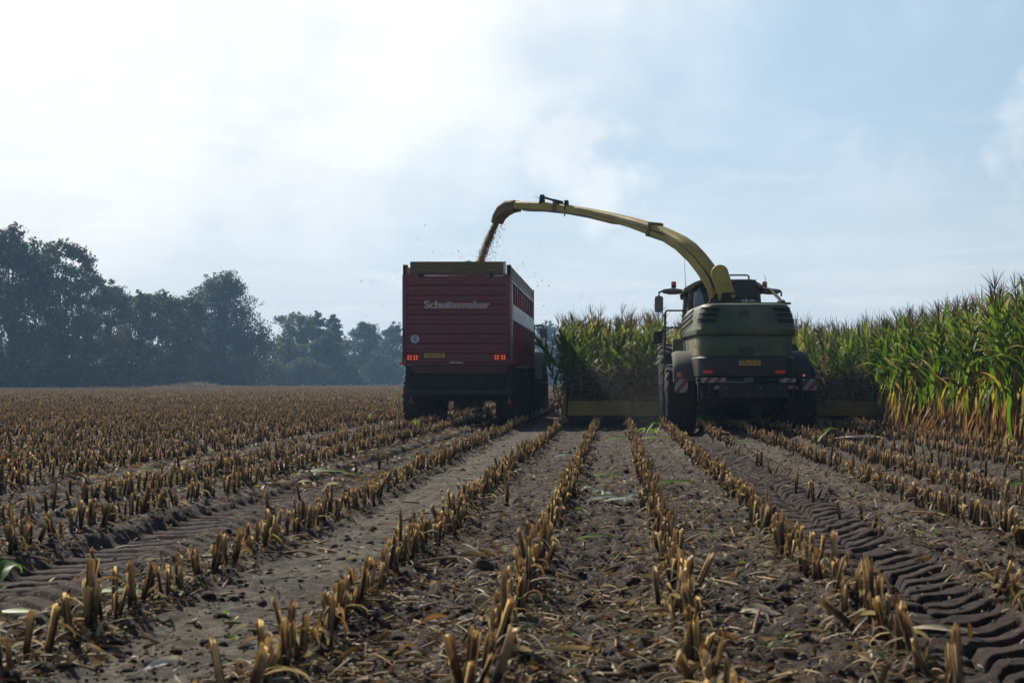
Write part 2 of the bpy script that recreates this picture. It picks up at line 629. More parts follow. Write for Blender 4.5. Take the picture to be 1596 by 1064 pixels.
def gh(x, y):
    x = np.asarray(x, dtype=np.float64)
    y = np.asarray(y, dtype=np.float64)
    near = 1 - sstep(25, 60, y)
    moss = sstep(-2.12, -1.95, x) * (1 - sstep(-1.5, -1.35, x))
    rut = np.maximum(np.maximum(1 - sstep(.28, .40, np.abs(x - track_right(y))), 1 - sstep(.36, .48, np.abs(x - track_left(y)))), 1 - sstep(.28, .4, np.abs(x - track_far_right(y))))
    rut = rut * (y < 60)
    rough = (1 - .55 * moss) * (1 - .88 * rut)
    clod = np.maximum(vnoise(x * 9, y * 9, 4), 0) ** 1.5
    h = .028 * vnoise(x * .9, y * .6, 1) + near * rough * (.020 * vnoise(x * 4, y * 4, 2) + .011 * vnoise(x * 13, y * 13, 3)
                                                           + .036 * clod + .010 * (vnoise(x * 31, y * 31, 6) + np.abs(vnoise(x * 17, y * 17, 26)))
                                                           + .018 * np.maximum(vnoise(x * 19, y * 19, 16), 0))
    h += near * (1 - rough) * .006 * vnoise(x * 16, y * 16, 7)
    k = np.abs((x + 1.2) / .75 - np.round((x + 1.2) / .75)) * .75
    k2 = np.abs((x + 2.2) / .75 - np.round((x + 2.2) / .75)) * .75
    k = np.where(x > -1.7, k, k2)
    h += .035 * np.exp(-(k / .11) ** 2) * near
    yy = y
    cut = 1 - sstep(33, 36, yy)
    h += cut * tread(x, y, track_right(y), .31, .085, .245, .085, .36)
    h += cut * tread(x, y, track_far_right(y), .31, .045, .235, .045, .34)
    w2 = 1 - sstep(60, 70, yy)
    h += w2 * tread(x, y, track_left(y), .40, .060, .27, .034, -.50)
    h += w2 * tread(x, y, track_far_left(y), .40, .035, .30, .028, -.42)
    return h


def make_ground():
    ys = [2.6]
    while ys[-1] < 48:
        ys.append(ys[-1] + max(.012, (.0025 if ys[-1] < 12 else .0036) * ys[-1]))
    while ys[-1] < 760:
        ys.append(ys[-1] * 1.045)
    ys = [-20., -8., 0., 1.2, 2.] + ys
    xs = list(np.arange(-5.6, 4.4, .0185))
    st, x = .0185, -5.6
    left = []
    while x > -640:
        st = min(st * 1.05, 40)
        x -= st
        left.append(x)
    st, x = .0185, xs[-1]
    right = []
    while x < 640:
        st = min(st * 1.05, 40)
        x += st
        right.append(x)
    xs = np.array(left[::-1] + xs + right)
    ys = np.array(ys)
    X, Y = np.meshgrid(xs, ys)
    Z = gh(X, Y)
    nx, ny = len(xs), len(ys)
    V = np.stack([X.ravel(), Y.ravel(), Z.ravel()], -1)
    i = np.arange(ny - 1)[:, None] * nx + np.arange(nx - 1)[None, :]
    L = np.stack([i, i + 1, i + nx + 1, i + nx], -1).reshape(-1)
    S = np.full((ny - 1) * (nx - 1), 4)
    # soil colours: dark tilled soil, greyer mossy strip between the passes, browner pressed tracks, straw-strewn distance
    x, y = X.ravel(), Y.ravel()
    base = np.tile(np.array([.066, .049, .037]), (len(x), 1))
    pale = np.array([.108, .086, .062])
    moss = (sstep(-2.15, -1.95, x) * (1 - sstep(-1.5, -1.3, x)))[:, None] * (.75 + .25 * vnoise(x * 2, y * 2, 21))[:, None]
    base = base * (1 - moss) + np.array([.104, .090, .064]) * moss
    p2 = (sstep(1.95, 2.05, x) * (1 - sstep(2.35, 2.45, x)) * .7 + .35 * (vnoise(x * .8, y * .5, 22) > .25))[:, None]
    p2 = np.clip(p2, 0, 1) * (1 - moss)
    base = base * (1 - p2) + pale * p2
    for tr, hw in ((track_right, .33), (track_left, .42), (track_far_right, .33)):
        t = (1 - sstep(hw * .9, hw * 1.1, np.abs(x - tr(y))))[:, None] * (y < 45)[:, None]
        base = base * (1 - t) + np.array([.052, .036, .029]) * t
    far = sstep(30, 110, y)[:, None]
    base = base * (1 - far) + np.array([.125, .092, .064]) * far
    me = mesh_from('field', V, L, S, base, 'soil')
    me.polygons.foreach_set('use_smooth', np.ones(len(me.polygons), dtype=bool))
    o = bpy.data.objects.new('field', me)
    col.objects.link(o)
    tag(o, 'dark soil of the harvested maize field with tyre tracks', 'ground', kind='structure')


make_ground()

# ------------------------------------------------------------------ trees


def quads_at(P, size, rg, flat=0.0):
    """one bent leaf-spray quad per point, randomly turned; returns V, L, S"""
    n = len(P)
    a = rg.normal(size=(n, 3))
    a[:, 2] *= (1 - flat)
    a /= np.linalg.norm(a, axis=1)[:, None]
    t = rg.normal(size=(n, 3))
    b_ = np.cross(a, t)
    b_ /= np.linalg.norm(b_, axis=1)[:, None]
    s = (size * rg.uniform(.55, 1.3, n))[:, None]
    w = s * rg.uniform(.45, .8, n)[:, None]
    V = np.stack([P - a * s * .5, P + b_ * w * .5, P + a * s * .5, P - b_ * w * .5], 1)
    return V.reshape(-1, 3)


def crown_mesh(P, size, colr, rg, name):
    V = quads_at(P, size, rg)
    n = len(P)
    c = np.repeat(colr, 4, axis=0)
    return mesh_from(name, V, np.arange(4 * n), np.full(n, 4), c, 'tree_leaf')


def tree(name, label, group, x, y, H, W_, base=.22, n=9000, size=.34, hue=(.048, .062, .022), seed=0, blobs=46, lean=0.0, airy=0.0, trunk=.26, stems=1, shape='oval', cat='tree'):
    rg = np.random.default_rng(seed)
    e = empty(name, (x, y, 0), label, cat, group)
    # sub-crowns on limbs
    C, Rr = [], []
    blobs = int(blobs * 1.6)
    base *= .6
    for k in range(blobs):
        t = rg.uniform(0, 1) ** .9
        z = H * (base + (1 - base) * t)
        if shape == 'oval':
            prof = math.sqrt(max(0.02, 1 - ((t - .42) / .60) ** 2))
        elif shape == 'dome':
            prof = math.sqrt(max(0.02, 1 - (max(t - .1, 0) / .92) ** 2))
        else:
            prof = .55 + .6 * t if t < .7 else 1.0 * math.sqrt(max(.05, 1 - ((t - .7) / .34) ** 2))
        r_ = W_ * prof * math.sqrt(rg.uniform(0.02, 1)) * (1.0 + .15 * rg.normal())
        a = rg.uniform(0, 2 * math.pi)
        C.append((r_ * math.cos(a) + lean * t, r_ * math.sin(a) * .9, min(z, H * .965)))
        Rr.append(W_ * rg.uniform(.20, .40) * (1 - .30 * t))
    C, Rr = np.array(C), np.array(Rr)
    n = int(n * 2.1)
    if shape != 'vase':
        qr = np.hypot(C[:, 0] - lean * C[:, 2] / H, C[:, 1]) / W_
        C[:, 2] = np.minimum(C[:, 2], H * (1 - .34 * np.minimum(qr, 1.2) ** 2) * rg.uniform(.84, 1.0, len(C)) - Rr * .9)
    C[:, 2] = np.clip(C[:, 2], .8, H * rg.uniform(.9, 1, len(C)) - Rr * .9)
    # many small leading shoots make the ragged outline
    for k in range(30):
        a = rg.uniform(0, 2 * math.pi)
        q = W_ * rg.uniform(.0, .85)
        rs = W_ * rg.uniform(.05, .11)
        zt = H * (1 - .38 * (q / W_) ** 2) * rg.uniform(.90, 1.0) - rs
        if shape == 'oval':
            zt -= H * .10 * (q / W_)
        C = np.vstack([C, [q * math.cos(a) + lean, q * math.sin(a), zt]])
        Rr = np.append(Rr, rs)
    wts = Rr ** 2
    idx = rg.choice(len(C), n, p=wts / wts.sum())
    d = rg.normal(size=(n, 3))
    d /= np.linalg.norm(d, axis=1)[:, None]
    rad = Rr[idx] * rg.uniform(0.05, 1, n) ** .5 * (1 + .20 * rg.normal(size=n))
    P = C[idx] + d * rad[:, None] * np.array([1.1, 1.1, .85])
    if airy:
        keep = vnoise(P[:, 0] * .9 + P[:, 1] * .7, P[:, 2] * .9 + P[:, 1] * .5, seed) > (-1 + airy)
        P = P[keep]
    P = P[P[:, 2] > .4]
    bt = rg.uniform(.65, 1.35, len(C))[idx][:len(P)] if not airy else rg.uniform(.7, 1.3, len(P))
    bt = np.resize(bt, len(P))
    cl = np.array(hue)[None, :] * 1.1 * bt[:, None] * rg.uniform(.8, 1.25, (len(P), 1))
    aut = rg.uniform(0, 1, len(P)) < .10
    cl[aut] = cl[aut] * np.array([1.7, 1.2, .6])
    me = crown_mesh(P, size, cl, rg, 'crown')
    o = bpy.data.objects.new('crown', me)
    col.objects.link(o)
    o.parent = e
    # trunk and limbs
    b = MB()
    for s in range(stems):
        ox = 0 if stems == 1 else (s - (stems - 1) / 2) * .9
        top = Vector((x + lean * .6 + ox * 2.2, y, H * .80))
        foot = Vector((x + ox * .5, y, -.25))
        pts_, rs_ = [], []
        for k in range(9):
            t = k / 8
            p = foot.lerp(top, t) + Vector((math.sin(t * 5 + seed + s) * .25 * t * 2, math.cos(t * 4 + seed) * .3 * t, 0))
            pts_.append(p)
            rs_.append(trunk * (1 - .86 * t) * (1.25 if k == 0 else 1))
        b.tube(pts_, rs_, 7)
    for k in rg.choice(len(C), min(26, len(C)), replace=False):
        q = Vector((x + C[k][0], y + C[k][1], C[k][2]))
        t = min(.85, max(.18, (q.z / H) * .62))
        j = min(8, int(t * 8))
        s0 = pts_[j]
        m_ = s0.lerp(q, .5) + Vector((0, 0, -.05 * H * .3))
        b.tube([s0, m_, q], [trunk * .34 * (1 - t * .5), trunk * .22, .03], 5)
    b.build('trunk', 'bark', e, smooth=60)
    return e


def at_px(px, Y):
    return (px - 960) * Y / 2217


def top_z(py, Y):
    return EYE + (593.5 - py) * Y / 2217


G_T = 'trees along the far edge of the field'
TREES = [  # px, top py, half width px, distance, kwargs
    (-70, 372, 70, 204, dict(n=9000), 'dark broad oak cut by the left edge of the picture'),
    (18, 349, 68, 207, dict(n=17000, blobs=70, trunk=.42, base=.18), 'tallest dark oak, at the far left of the tree line'),
    (98, 372, 52, 216, dict(n=10500, blobs=44, trunk=.32, stems=2, base=.26, airy=.34, shape='vase', hue=(.056, .066, .026)), 'tall open oak with forked bare stems right of the tallest oak'),
    (138, 402, 34, 222, dict(n=3800, blobs=24, airy=.35, hue=(.060, .068, .026)), 'slim ragged tree leaning beside the open forked oak'),
    (172, 434, 44, 226, dict(n=5200, blobs=34, airy=.3, hue=(.078, .070, .026)), 'brownish thin tree where the tree line drops'),
    (216, 450, 46, 234, dict(n=5800, blobs=34, airy=.28), 'medium loose tree in the dip of the tree line'),
    (256, 451, 44, 240, dict(n=5600, blobs=34, airy=.25, stems=2), 'medium two-stemmed tree left of the big round tree'),
    (296, 456, 40, 247, dict(n=5400, blobs=30), 'smaller tree touching the left side of the big round tree'),
    (350, 421, 68, 262, dict(n=19000, blobs=84, trunk=.4, base=.06, shape='dome'), 'big dense round tree standing highest in the middle of the tree line'),
    (462, 486, 36, 318, dict(n=4600, blobs=30, airy=.5, base=.5, shape='vase', hue=(.085, .10, .042), stems=2), 'pale airy willow with a see-through crown'),
    (495, 483, 26, 322, dict(n=3600, blobs=26, airy=.3, base=.35, hue=(.06, .078, .03)), 'slim tree behind the pale airy willow'),
    (521, 487, 20, 322, dict(n=2800, blobs=20, airy=.35, base=.42), 'tree with a small dark tuft right of the pale willow'),
    (449, 520, 30, 306, dict(n=3800, blobs=28, base=.15, hue=(.105, .105, .03)), 'low yellowish bushy tree left of the pale willow'),
    (508, 516, 32, 308, dict(n=4800, blobs=28, base=.15, hue=(.062, .08, .03)), 'round mid-height tree in front of the slim trees'),
    (568, 500, 36, 348, dict(n=6200, blobs=36, base=.08, shape='dome', hue=(.055, .075, .032)), 'hazy round tree left of the trailer'),
    (614, 502, 34, 362, dict(n=6200, blobs=36, base=.08, shape='dome', hue=(.055, .075, .032)), 'hazy round tree partly hidden by the left side of the trailer'),
    (852, 500, 34, 400, dict(n=6200, blobs=36, base=.06, shape='dome', hue=(.055, .075, .032)), 'hazy tree in the gap between the trailer and the maize'),
    (905, 497, 36, 410, dict(n=6200, blobs=36, base=.06, shape='dome', hue=(.055, .075, .032)), 'hazy tree showing behind the left end of the standing maize'),
]
for i, (px, py, hw, Y, kw, lab) in enumerate(TREES):
    H = top_z(py, Y) * 1.03
    kw = dict(kw)
    kw.setdefault('size', .42 if Y < 280 else .50)
    tree('oak_tree' if i < 9 else 'field_tree', lab, G_T, at_px(px, Y), Y, H, hw * Y / 2217, seed=100 + i, **kw)
SHRUBS = [
    (30, 560, 60, 198, 'broad dark shrub under the tallest oak'), (110, 556, 55, 203, 'dark shrub under the open forked oak'), (190, 552, 55, 213, 'dark shrub under the dip in the tree line'),
    (262, 555, 50, 226, 'dark shrub left of the big round tree'), (335, 556, 60, 248, 'wide dark shrub at the foot of the big round tree'),
    (412, 553, 40, 284, 'greyish shrub at the right foot of the big round tree'), (478, 553, 40, 298, 'dark shrub under the pale airy willow'),
    (530, 562, 34, 304, 'pale feathery shrub between the willow and the hazy trees'), (585, 560, 34, 338, 'dark hazy shrub left of the trailer'), (868, 560, 40, 390, 'hazy shrub in the gap right of the trailer')]
for i, (px, py, hw, Y, lab) in enumerate(SHRUBS):
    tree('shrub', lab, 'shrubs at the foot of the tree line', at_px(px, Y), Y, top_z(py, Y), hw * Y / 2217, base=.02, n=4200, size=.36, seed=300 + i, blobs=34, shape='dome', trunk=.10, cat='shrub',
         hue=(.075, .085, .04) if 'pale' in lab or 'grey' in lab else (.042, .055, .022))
# closed understorey behind the front trees, and the far wood behind it
rg = np.random.default_rng(5)
n = 38000
px = rg.uniform(-160, 1000, n)
Y = 212 + np.clip(px, -100, 620) * .245 + rg.uniform(2, 10, n) + np.where(px > 620, 30, 0)
zt_ = EYE + np.interp(px, [-160, 380, 430, 1000], [92, 98, 58, 56]) * Y / 2217 * (1 + .35 * vnoise(px / 22, px * 0, 3) + .2 * vnoise(px / 7, px * 0, 4))
P = np.stack([(px - 960) * Y / 2217, Y, rg.uniform(0, 1, n) ** .8 * zt_], -1)
keep_ = (P[:, 2] < EYE + 42 * Y / 2217) | (vnoise(px / 9, P[:, 2] * .45, 33) > -.15)
P = np.concatenate([P[keep_], np.stack([P[:9000, 0], P[:9000, 1] - 1.5, rg.uniform(0, 1.8, 9000)], -1)])
n = len(P)
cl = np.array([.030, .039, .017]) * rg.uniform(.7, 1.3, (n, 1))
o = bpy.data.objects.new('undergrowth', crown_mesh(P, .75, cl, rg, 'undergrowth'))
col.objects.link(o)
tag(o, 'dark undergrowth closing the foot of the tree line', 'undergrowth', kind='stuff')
n = 26000
px = rg.uniform(-200, 1750, n)
Y = 450 + rg.uniform(0, 18, n)
zt_ = EYE + (60 + 14 * vnoise(px / 26, px * 0, 7) + 8 * vnoise(px / 9, px * 0, 8)) * Y / 2217
P = np.stack([(px - 960) * Y / 2217, Y, rg.uniform(0, 1, n) ** .7 * zt_], -1)
cl = np.array([.045, .058, .028]) * rg.uniform(.75, 1.25, (n, 1))
o = bpy.data.objects.new('far_wood', crown_mesh(P, 1.2, cl, rg, 'far_wood'))
col.objects.link(o)
tag(o, 'far-off wood fading into blue haze', 'wood', kind='stuff')

# ------------------------------------------------------------------ standing maize
GREEN_TOP, GREEN, YEL, DRY, TAN = (.086, .142, .018), (.060, .122, .009), (.24, .21, .03), (.175, .085, .034), (.26, .19, .10)


def leaf_strip(rg, base, az, el, L_, w, droop, colr, tipc, seg=7, v=True, kink=None, twist=0.0):
    """one arching maize blade: a strip folded along its midrib"""
    vs, cs = [], []
    p = Vector(base)
    e = el
    a = az
    step = L_ / seg
    for i in range(seg + 1):
        t = i / seg
        d = Vector((math.cos(a) * math.cos(e), math.sin(a) * math.cos(e), math.sin(e)))
        side = Vector((-math.sin(a), math.cos(a), 0))
        upv = side.cross(d) * -1
        tw = twist * t
        sd_ = side * math.cos(tw) + upv * math.sin(tw)
        up2 = upv * math.cos(tw) - side * math.sin(tw)
        ww = w * (.45 + .55 * min(1, t * 4)) * (1 - t ** 2.6) * .5 + .002
        c = [colr[k] * (1 - t ** 2) + tipc[k] * t ** 2 for k in range(3)]
        wob = .10 * ww * math.sin(t * 17 + az * 3)
        if v:
            vs += [p + sd_ * ww + up2 * (ww * .38 + wob), p, p - sd_ * ww + up2 * (ww * .38 - wob)]
            cs += [c, [q * 1.12 for q in c], c]
        else:
            vs += [p + sd_ * ww, p - sd_ * ww]
            cs += [c, c]
        p = p + d * step
        e -= droop / seg * (0.4 + 1.4 * t)
        if kink and abs(t - kink) < .5 / seg:
            e -= 1.3
        a += rg.normal() * .06
    k = 3 if v else 2
    fs = []
    for i in range(seg):
        for j in range(k - 1):
            q = i * k + j
            fs.append((q, q + 1, q + k + 1, q + k))
    return vs, fs, cs


def tube_arr(pts, rs, n, cfun):
    vs, fs, cs = [], [], []
    for i, p in enumerate(pts):
        p = Vector(p)
        t = (Vector(pts[min(i + 1, len(pts) - 1)]) - Vector(pts[max(i - 1, 0)])).normalized()
        a = t.cross(Vector((0, 1, 0)) if abs(t.y) < .9 else Vector((1, 0, 0))).normalized()
        b_ = t.cross(a)
        for k in range(n):
            q = k * 2 * math.pi / n
            vs.append(p + rs[i] * (math.cos(q) * a + math.sin(q) * b_))
            cs.append(cfun(i / (len(pts) - 1)))
        if i:
            for k in range(n):
                fs.append(((i - 1) * n + k, (i - 1) * n + (k + 1) % n, i * n + (k + 1) % n, i * n + k))
    return vs, fs, cs


def maize(seed, lod=0, dry=0.0, pale=0.0):
    """returns dict of Vars: stalk, leaves, tassel, ear (lod 1: one joined Var). dry: how far up the dead leaves reach"""
    rg = np.random.default_rng(seed)
    H = rg.uniform(2.35, 2.62)
    bend = rg.normal(0, .05, 2)

    def sp(z):
        t = z / H
        return Vector((bend[0] * t * t * 2, bend[1] * t * t * 2, z))
    st, lv, ts, er = Var(), Var(), Var(), Var()
    nz_ = 9 if lod == 0 else 4
    zs = [H * .93 * i / (nz_ - 1) for i in range(nz_)]
    st.add(*tube_arr([sp(z) for z in zs], [.0135 * (1 - .55 * z / H) for z in zs], 6 if lod == 0 else 3,
                     lambda t: (.17 * (1 - t) + .09 * t, .095 * (1 - t) + .12 * t, .035 * (1 - t) + .025 * t)))
    nl = 16 if lod == 0 else 13
    az0 = rg.uniform(0, math.pi)
    for k in range(nl):
        t = (k + .5) / nl
        z = H * (.09 + .76 * t)
        az = az0 + math.pi * k + rg.normal() * .35
        edge = .43 + dry + rg.normal() * .07
        if t < edge * .8:                                  # withered, hanging
            c = [q * sc_ for sc_ in [rg.uniform(.6, 1.2)] for q in (DRY if rg.uniform() < .7 else TAN)]
            g = leaf_strip(rg, sp(z), az, rg.uniform(-1.52, -1.0), rg.uniform(.30, .60), rg.uniform(.035, .065), rg.uniform(.05, .5), c, [q * .8 for q in c],
                           seg=7 if lod == 0 else 4, v=lod == 0, twist=rg.normal() * 1.2)
        elif t < edge:
            c = [q * sc_ for sc_ in [rg.uniform(.7, 1.2)] for q in YEL]
            g = leaf_strip(rg, sp(z), az, rg.uniform(-1.35, -.7) if rg.uniform() < .6 else rg.uniform(.8, 1.2), rg.uniform(.5, .8), rg.uniform(.055, .085), rg.uniform(.5, 1.6), c, DRY,
                           seg=8 if lod == 0 else 4, v=lod == 0, twist=rg.normal() * .5)
        else:
            u = (t - edge) / (1 - edge)
            c0 = [GREEN[q] * (1 - u) + GREEN_TOP[q] * u for q in range(3)]
            c0 = [c0[q] * (1 - pale) + (.20, .19, .07)[q] * pale for q in range(3)]
            c = [q * sc_ for sc_ in [rg.uniform(.7, 1.25)] for q in c0]
            g = leaf_strip(rg, sp(z), az, (rg.uniform(.85, 1.25) + .18 * u) if rg.uniform() > .12 * (1 - u) else rg.uniform(-1.3, -.6), rg.uniform(.58, .88) * (1 - .30 * u - .15 * pale), rg.uniform(.085, .118) * (1 - .34 * u), rg.uniform(.4, 1.8) * (1 - .40 * u), c,
                           TAN if rg.uniform() < .35 + pale else [q * 1.1 for q in c], seg=9 if lod == 0 else 4, v=lod == 0,
                           kink=rg.uniform(.4, .8) if rg.uniform() < .16 else None, twist=rg.normal() * .5)
        lv.add(*g)
    # tassel
    tp = sp(H * .93)
    nb = 8 if lod == 0 else 5
    for k in range(nb):
        a = rg.uniform(0, 2 * math.pi)
        tilt = 0.05 if k == 0 else rg.uniform(.15, .65)
        L_ = rg.uniform(.28, .42) if k == 0 else rg.uniform(.16, .30)
        pts_ = [tp + Vector((math.cos(a) * math.sin(tilt * (1 + .5 * q)) * L_ * q, math.sin(a) * math.sin(tilt * (1 + .5 * q)) * L_ * q, .03 * k / nb + L_ * q * math.cos(tilt))) for q in (0, .5, 1)]
        ts.add(*tube_arr(pts_, [.0045, .005, .002], 3, lambda t: (.16, .12, .055)))
    # ear in its husk
    if rg.uniform() < .85:
        z = H * rg.uniform(.40, .50)
        a = rg.uniform(0, 2 * math.pi)
        tl_ = rg.uniform(.3, .8)
        d = Vector((math.cos(a) * math.sin(tl_), math.sin(a) * math.sin(tl_), math.cos(tl_)))
        p0 = sp(z)
        hc = random.Random(seed).choice([(.30, .24, .10), (.26, .15, .06), (.16, .18, .05)])
        er.add(*tube_arr([p0 + d * q for q in (.0, .05, .13, .20, .25)], [.012, .028, .030, .022, .006], 6 if lod == 0 else 4, lambda t: hc))
    else:
        p0 = sp(H * .45)
        er.add(*tube_arr([p0, p0 + Vector((.02, .02, .1))], [.012, .004], 4, lambda t: TAN))
    if lod == 0:
        return dict(stalk=st.fin(), leaves=lv.fin(), tassel=ts.fin(), ear=er.fin(), H=H)
    al = Var()
    for q in (st, lv, ts, er):
        al.add(q.v, q.f, q.c)
    return al.fin()


N_V = 9
MZ = [maize(1000 + i, 0, dry=.05 * (i % 3) - .05) for i in range(N_V)]
MZ_P = [maize(1100 + i, 0, dry=.02, pale=.6) for i in range(4)]
PARTMAT = dict(stalk='maize_stalk', leaves='maize_leaf', tassel='dry_tassel', ear='maize_stalk')
MZ_ME = [{k: var_mesh(k, m_[k], PARTMAT[k]) for k in PARTMAT} for m_ in MZ + MZ_P]
MZ_L = [maize(1200 + i, 1, dry=.04 * (i % 3) - .03) for i in range(7)]
MZ_LP = [maize(1300 + i, 1, dry=.02, pale=.6) for i in range(4)]
CORN_EDGE = 6.30

spots = []       # x, y, pale?, label
rg = np.random.default_rng(77)
for r_ in range(12):                 # block along the right side
    x = CORN_EDGE + .75 * r_
    y = 15.0
    while y < 58:
        y += rg.uniform(.115, .175)
        spots.append((x + rg.normal() * .03, y, 0.0, 0 if r_ == 0 else 2))
for k, x in enumerate(ROWS_PASS):    # rows ahead of the header
    y = HEADER_Y + 1.5 + (.1 if k else .4)
    while y < 68:
        y += rg.uniform(.115, .18)
        spots.append((x + rg.normal() * .035, y, 1.0 if x > -.9 else .5, 1 if y < HEADER_Y + 9 else 3))
S_ = np.array([s[:2] for s in spots])
# the plants that show largest: front row of the block inside the frame, next row behind, and the row ends at the header
px_ = 960 + 2217 * S_[:, 0] / S_[:, 1]
key = np.array([s[3] for s in spots])
score = np.where(key == 0, S_[:, 1], np.where(key == 2, S_[:, 1] * 1.0 + 30 + 40 * np.maximum(S_[:, 0] - 7.1, 0), np.where((key == 1) & (S_[:, 0] < 1.4), S_[:, 1] - 12, 999)))
score = np.where((px_ > 1640) | (S_[:, 1] < 20), 999, score)
order = np.argsort(score)[:292]
LABELS_M = {0: 'tall green maize plant with withered brown lower leaves in the front row at right',
            2: 'green maize plant standing just behind the front row on the right edge',
            1: 'yellowing maize plant at the row ends in front of the harvester header'}
GROUPS_M = {0: 'maize plants in the front row on the right', 2: 'maize plants behind the front row on the right', 1: 'maize plants ahead of the header'}


def plant_maize(i_v, x, y, s, rz, tx, ty, label, group):
    root = bpy.data.objects.new('maize_plant', None)
    col.objects.link(root)
    root.location = (x, y, float(gh(x, y)) - .02)
    root.rotation_euler = (tx, ty, rz)
    root.scale = (s, s, s)
    tag(root, label, 'maize plant', group)
    for k in PARTMAT:
        o_ = bpy.data.objects.new(k, MZ_ME[i_v][k])
        col.objects.link(o_)
        o_.parent = root
    return root


for i in order:
    x, y, pale, kd = spots[i]
    pl_ = rg.uniform() < pale * .55
    iv = int(rg.integers(N_V, N_V + 4)) if pl_ else int(rg.integers(0, N_V))
    plant_maize(iv, x, y, rg.uniform(.93, 1.09) * (1.06 if kd in (1, 3) else 1), rg.uniform(0, 6.28), rg.normal() * .055, rg.normal() * .055, LABELS_M[kd], GROUPS_M[kd])
# stragglers leaning out to the left over the header end
for x, y, s, rz, tx, ty, lab in ((-1.25, 35.2, .98, .3, .05, -.26, 'dark maize plant leaning left beside the end of the header'),
                                 (-1.32, 35.6, 1.0, 2.1, .0, -.16, 'maize plant tilting left at the outer end of the crop'),
                                 (-1.15, 36.0, 1.02, 4.0, -.05, -.08, 'maize plant at the outer left corner of the standing crop'),
                                 (-1.15, 34.9, .75, 1.2, .10, -.48, 'maize plant bent far over to the left at the header end'),
                                 (-1.05, 34.8, .95, 5.0, .0, -.34, 'maize plant slanting left just above the header shield'),
                                 (-.45, 35.0, .95, 2.2, .12, .05, 'dark maize plant being drawn upright into the header'),
                                 (.25, 35.0, .96, 3.1, .10, .22, 'maize plant slanting right as the header takes it'),
                                 (1.0, 35.1, .95, 1.7, .10, -.06, 'maize plant at the header close to the harvester wheel')):
    plant_maize(int(rg.integers(0, N_V)), x, y, s, rz, tx, ty, lab, 'maize plants ahead of the header')
chosen = set(int(i) for i in order)
items = {}
for i, (x, y, pale, kd) in enumerate(spots):
    if i in chosen:
        continue
    vi = ('p', int(rg.integers(0, 4))) if rg.uniform() < pale * .5 else ('g', int(rg.integers(0, 7)))
    items.setdefault(vi, []).append((x, y))
its = []
for (kd, vi), ps in items.items():
    ps = np.array(ps)
    n = len(ps)
    M = rotz(rg.uniform(0, 6.28, n)) @ rotx(rg.normal(0, .06, n))
    M = M * rg.uniform(.92, 1.10, n)[:, None, None]
    P = np.stack([ps[:, 0], ps[:, 1], gh(ps[:, 0], ps[:, 1]) - .02], -1)
    its.append(((MZ_LP if kd == 'p' else MZ_L)[vi], M, P, rg.uniform(.8, 1.2, (n, 1)) * np.ones(3)))
o = scatter('maize_crop', its, 'maize_leaf')
tag(o, 'dense stand of ripening maize behind the front plants', 'maize crop', kind='stuff')

# ------------------------------------------------------------------ stubble


